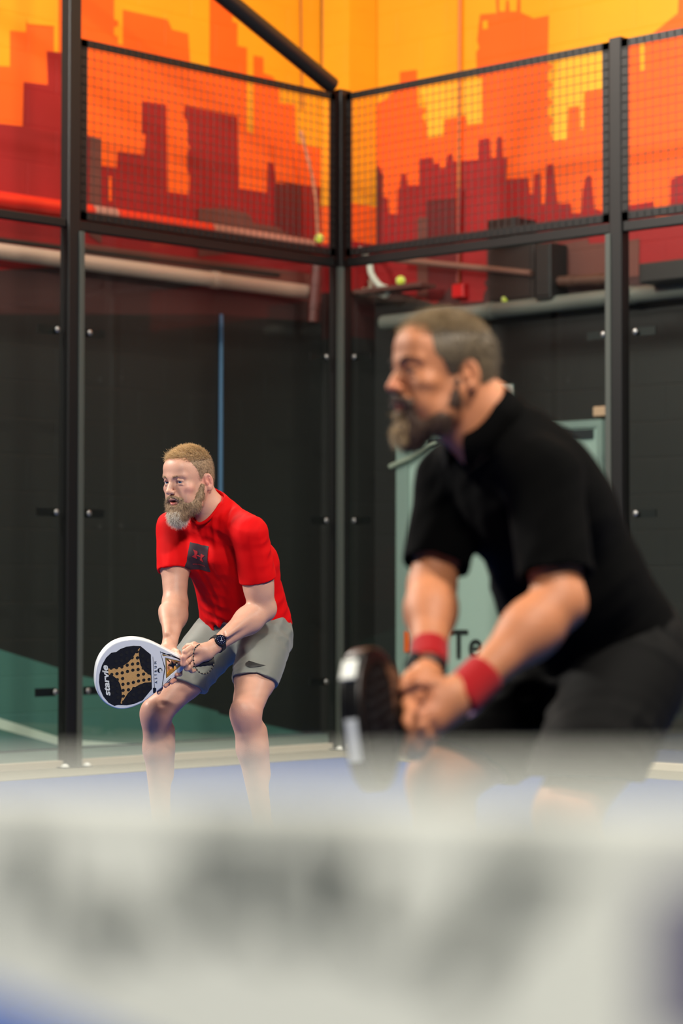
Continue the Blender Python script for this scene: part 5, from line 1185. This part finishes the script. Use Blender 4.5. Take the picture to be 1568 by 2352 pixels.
    bd += [E_((0, 0.072, -0.114), (0.032, 0.024, 0.034), 0.02), E_((0, 0.070, -0.122), (0.026, 0.022, 0.022), 0.02), C((-0.008, 0.096, -0.080), (0.008, 0.096, -0.080), 0.006, 0.006, 0.008), E_((0, 0.102, -0.0635), (0.019, 0.026, 0.0075), 0.003, None, -1)]
    V, Q = hair_shell(bd, HR, Hc, bound=0.18, h=0.003, disp=lambda X, Y, Z: 0.0016 * np.sin(X * 500 + 4 * np.sin(Z * 210)) * np.sin(Z * 260 + Y * 420))
    beard = mesh_vq('beard', V, Q, bm, person); N = vnormals(V, Q); loc = (V - Hc) @ HR; nl = N @ HR; sel = rng.choice(len(V), 3600)
    sel = sel[~((loc[sel, 2] > -0.076) & (loc[sel, 2] < -0.052) & (np.abs(loc[sel, 0]) < 0.024))]
    D = nl[sel] * 0.55 + np.array([0, 0.15, -0.85]); fr2 = (loc[sel, 1] > 0.090) & (loc[sel, 2] < -0.07)
    strands('beard_hair', V[sel][~fr2], (D @ HR.T)[~fr2], 0.010, 0.0008, bm, beard, curl=0.6, jit=0.3)
    strands('beard_hair', V[sel][fr2], (D @ HR.T)[fr2], 0.012, 0.0008, bl, beard, curl=0.6, jit=0.3)['label'] = 'front beard hair in a lit tone'  # lighter strands paint the light on the beard's front edge
    # ---- polo shirt
    mbk = mat('black_jersey', (4, 4, 4), 0.95, sheen=0.0, spec=0.08, bump=(600, 0.15))
    sh = [E_(tp(0, 0, 0.04), (0.178, 0.148, 0.15), 0.02, T), E_(tp(0, 0.015, 0.30), (0.172, 0.148, 0.16), 0.05, T), E_(tp(0, 0.0, 0.64), (0.182, 0.142, 0.195), 0.05, T),
          C(Nk - up * 0.055, sR, 0.070, 0.070, 0.04), C(Nk - up * 0.055, sL, 0.070, 0.070, 0.04), C(P(1305, 1190, 4.88), P(1432, 1450, 5.0), 0.085, 0.082, 0.06), C(P(1200, 1030, 4.78), P(1305, 1190, 4.88), 0.07, 0.085, 0.05)]
    hn = -(up * 0.5 + np.array([0.05, 0, 0.6])); sh += [Op('p', P(1400, 1600, 5.02), hn / np.linalg.norm(hn), k=0.004, s=-2)]
    for s_, e_, end, r0, r1 in ((sR, eR, 0.82, 0.072, 0.070), (sL, eL, 0.80, 0.076, 0.074)):
        d = e_ - s_; sh += [SUB([C(s_, s_ + d * 0.95, r0, r1, 0.02), Op('p', s_ + d * end, (d / np.linalg.norm(d)), k=0.003, s=-2)], 0.03)]
    for s_, e_, end in ((sR, eR, 0.82), (sL, eL, 0.80)):
        d = e_ - s_; sh += [C(s_ + d * (end - 0.05), s_ + d * (end + 0.3), 0.060, 0.062, 0.003, -1)]
    sh += [C(Nk + up * 0.02 + T[:, 1] * 0.02, Nk + up * 0.16 + T[:, 1] * 0.03, 0.070, 0.082, 0.004, -1), C(Nk + T[:, 1] * 0.07 + up * 0.01, Nk + T[:, 1] * 0.155 - up * 0.11, 0.034, 0.010, 0.006, -1)]
    fl = folds(5, 0.006, 40, [T[:, 2] + 0.5 * T[:, 0], T[:, 2] - 0.4 * T[:, 0], T[:, 0]])
    V, Q = field_mesh(sh, np.array([-0.34, -0.42, 0.66]), np.array([0.40, 0.46, 1.50]), 0.0045, disp=fl, sm=2)
    shirt = mesh_vq('polo_shirt', V, Q, mbk, person)
    # folded collar: standing band that flares into two leaves
    vs = []; fs = []; n = 40
    for i in range(n + 1):
        a = -PI * 0.5 + 0.0 + (2 * PI) * i / n; a = PI / 2 + 0.28 + (2 * PI - 0.56) * i / n
        ce = Nk + T[:, 1] * 0.018; dirv = T[:, 0] * math.cos(a) + T[:, 1] * math.sin(a); fz = max(0, math.sin(a))
        base = ce + dirv * 0.070 - up * (0.006 + 0.035 * fz ** 1.5); top_ = ce + dirv * 0.067 + up * (0.040 - 0.030 * fz); lf = ce + dirv * (0.092 + 0.02 * fz) - up * (0.004 + 0.055 * fz ** 1.3)
        vs += [base, top_, top_ + dirv * 0.004 + up * 0.001, lf, lf - dirv * 0.003]
    for i in range(n):
        for k in range(5): fs.append((i * 5 + k, (i + 1) * 5 + k, (i + 1) * 5 + (k + 1) % 5, i * 5 + (k + 1) % 5))
    mb = MB(); mb.add(vs, fs, 0, True); mb.build('collar', mbk, shirt)
    mso = mat('black_shorts_cloth', (5, 5, 5), 0.8, sheen=0.0, spec=0.15)
    so = [E_(tp(0, -0.01, -0.01), (0.182, 0.150, 0.13), 0.02, T)]
    so += [Op('p', tp(0, 0, 0.14), up, k=0.006, s=-2)]
    for h_, k_, q, r0, r1 in ((hR, kR, P(1042, 1735, 4.91), 0.120, 0.092), (hL, kL, P(1318, 1785, 4.74), 0.122, 0.108)):
        d = k_ - h_; dn = d / np.linalg.norm(d); n2 = dn * (0.5 if q[0] < 0 else 0.1) + np.array([0, 0, -0.7])
        qa = h_ + dn * ((q - h_) @ dn)
        so += [SUB([C(h_, k_, r0, r1, 0.02), Op('p', q, n2 / np.linalg.norm(n2), k=0.003, s=-2), C(qa, qa + dn * 0.2, r1 - 0.014, r1 - 0.010, 0.004, -1)], 0.04)]
    V, Q = field_mesh(so, np.array([-0.36, -0.44, 0.45]), np.array([0.42, 0.48, 1.05]), 0.0050, disp=folds(9, 0.007, 40, [(0.2, 0.3, 1.0), (1, 0.2, -0.5)]), sm=2)
    mesh_vq('shorts', V, Q, mso, person)
    # wristbands
    mwr = mat('red_terry', (160, 0, 8), 0.95, sheen=0.1, bump=(500, 0.6))
    def band(a, b, r, ri):
        V, Q = field_mesh([SUB([C(a, b, r, r, 0.001), Op('p', a, (a - b) / np.linalg.norm(a - b), k=0.006, s=-2), Op('p', b, (b - a) / np.linalg.norm(b - a), k=0.006, s=-2)], 0.001)], np.minimum(a, b) - 0.07, np.maximum(a, b) + 0.07, 0.0035, sm=2)
        return mesh_vq('wristband', V, Q, mwr, person)
    u = (wR - eR) / np.linalg.norm(wR - eR); band(wR - u * 0.055, wR + u * 0.005, 0.038, 0.03)
    u = (wL - eL) / np.linalg.norm(wL - eL); wb = band(wL - u * 0.040, wL + u * 0.042, 0.0415, 0.03)
    mid = wL + u * 0.005; c = mid + np.array([0.012, -0.020, -0.036]); mb = MB(); mb.ball((0, 0, 0), 1.0, n=10)
    R2 = basis(np.cross(u, [0.3, -0.5, -0.8]) / np.linalg.norm(np.cross(u, [0.3, -0.5, -0.8])), u, np.array([0.3, -0.5, -0.8])); mb.v = [tuple(c + R2 @ (np.array(v) * np.array([0.006, 0.028, 0.006]))) for v in mb.v]
    mb.build('logo_patch', mat('pale_logo', (190, 150, 170), 0.7), wb)['label'] = 'pale stitched mark'
    W = lambda v: fr.O + RH * v[0] + FH * v[1] + np.array([0, 0, v[2]])
    # dark watch below the far wristband
    u = (wR - eR) / np.linalg.norm(wR - eR); wc = wR + u * 0.020; e = empty('wristwatch', W(wc)); setp(e, 'dark watch below the red wristband on the far arm of the black shirt player', 'watch')
    a = np.cross(u, [0, 1.0, 0]); a /= np.linalg.norm(a); b = np.cross(u, a); mb = MB(); pts = [wc + 0.034 * (a * math.cos(2 * PI * i / 24) + b * math.sin(2 * PI * i / 24)) for i in range(24)]
    vs = []; fs = []
    for p in pts:
        rd = (p - wc) / 0.034
        for dx, dr in ((-0.009, 0), (0.009, 0), (0.009, 0.003), (-0.009, 0.003)): vs.append(W(p + u * dx + rd * dr) - W(wc))
    for i in range(24):
        for k in range(4): fs.append((i * 4 + k, i * 4 + (k + 1) % 4, ((i + 1) % 24) * 4 + (k + 1) % 4, ((i + 1) % 24) * 4 + k))
    mb.add(vs, fs); mb.build('strap', mat('watch_strap_2', (28, 28, 28), 0.5), e)
    nf = np.array([-0.75, -0.62, 0.2]); nf -= u * (nf @ u); nf /= np.linalg.norm(nf); q = W(wc + nf * 0.036) - W(wc); q2 = W(wc + nf * 0.044) - W(wc)
    mb = MB(); mb.tube([q, q2], 0.020, 24); mb.build('watch_case', mat('watch_case_2', (40, 42, 44), 0.2, metal=0.7), e)
    for f_, t_, a_ in ((fR, tR, aR), (fL, tL, aL)):
        lo_ = np.minimum(f_, t_) - 0.08; hi_ = np.maximum(a_, np.maximum(f_, t_)) + 0.08; lo_[2] = -0.01
        s1 = [C(f_ + np.array([0, 0, 0.012]), t_, 0.050, 0.042, 0.02), C(f_ + np.array([0, 0, 0.01]), a_, 0.048, 0.044, 0.02), Op('p', np.array([0, 0, 0.012]), np.array([0, 0, -1.0]), k=0.002, s=-2), Op('p', a_, np.array([0, 0, 1.0]), k=0.004, s=-2)]
        V, Q = field_mesh(s1, lo_, hi_, 0.005); sho = mesh_vq('shoe', V, Q, mat('dark_shoe', (36, 38, 42), 0.5), person)
        s2 = [C(f_, t_, 0.054, 0.047, 0.01), Op('p', np.array([0, 0, 0.022]), np.array([0, 0, 1.0]), k=0.002, s=-2), Op('p', np.array([0, 0, 0.002]), np.array([0, 0, -1.0]), k=0.002, s=-2)]
        V, Q = field_mesh(s2, lo_, hi_, 0.005); mesh_vq('sole', V, Q, mat('light_sole', (180, 182, 184), 0.8), sho)
black_player()
tip = at_depth(806, 1655, 4.30); thr = at_depth(922, 1622, 4.60)
e = racket('black', tip, thr - tip, np.array([0, 0, 1.0]) + FH * 0.38, 'glossy black padel racket held edge-on by the black shirt player')

mb = MB(); mb.box((-0.0010, -0.035, 0), (0.003, 0.075, 0.022)); mb.build('rim_patch', M_white, e)['label'] = 'white print on the rim'
mb = MB(); mb.box((0.0235, 0.0905, 0), (0.003, 0.045, 0.028), R=rotz(-0.80)); mb.build('rim_patch', M_white, e)  # small white patch on the upper rim
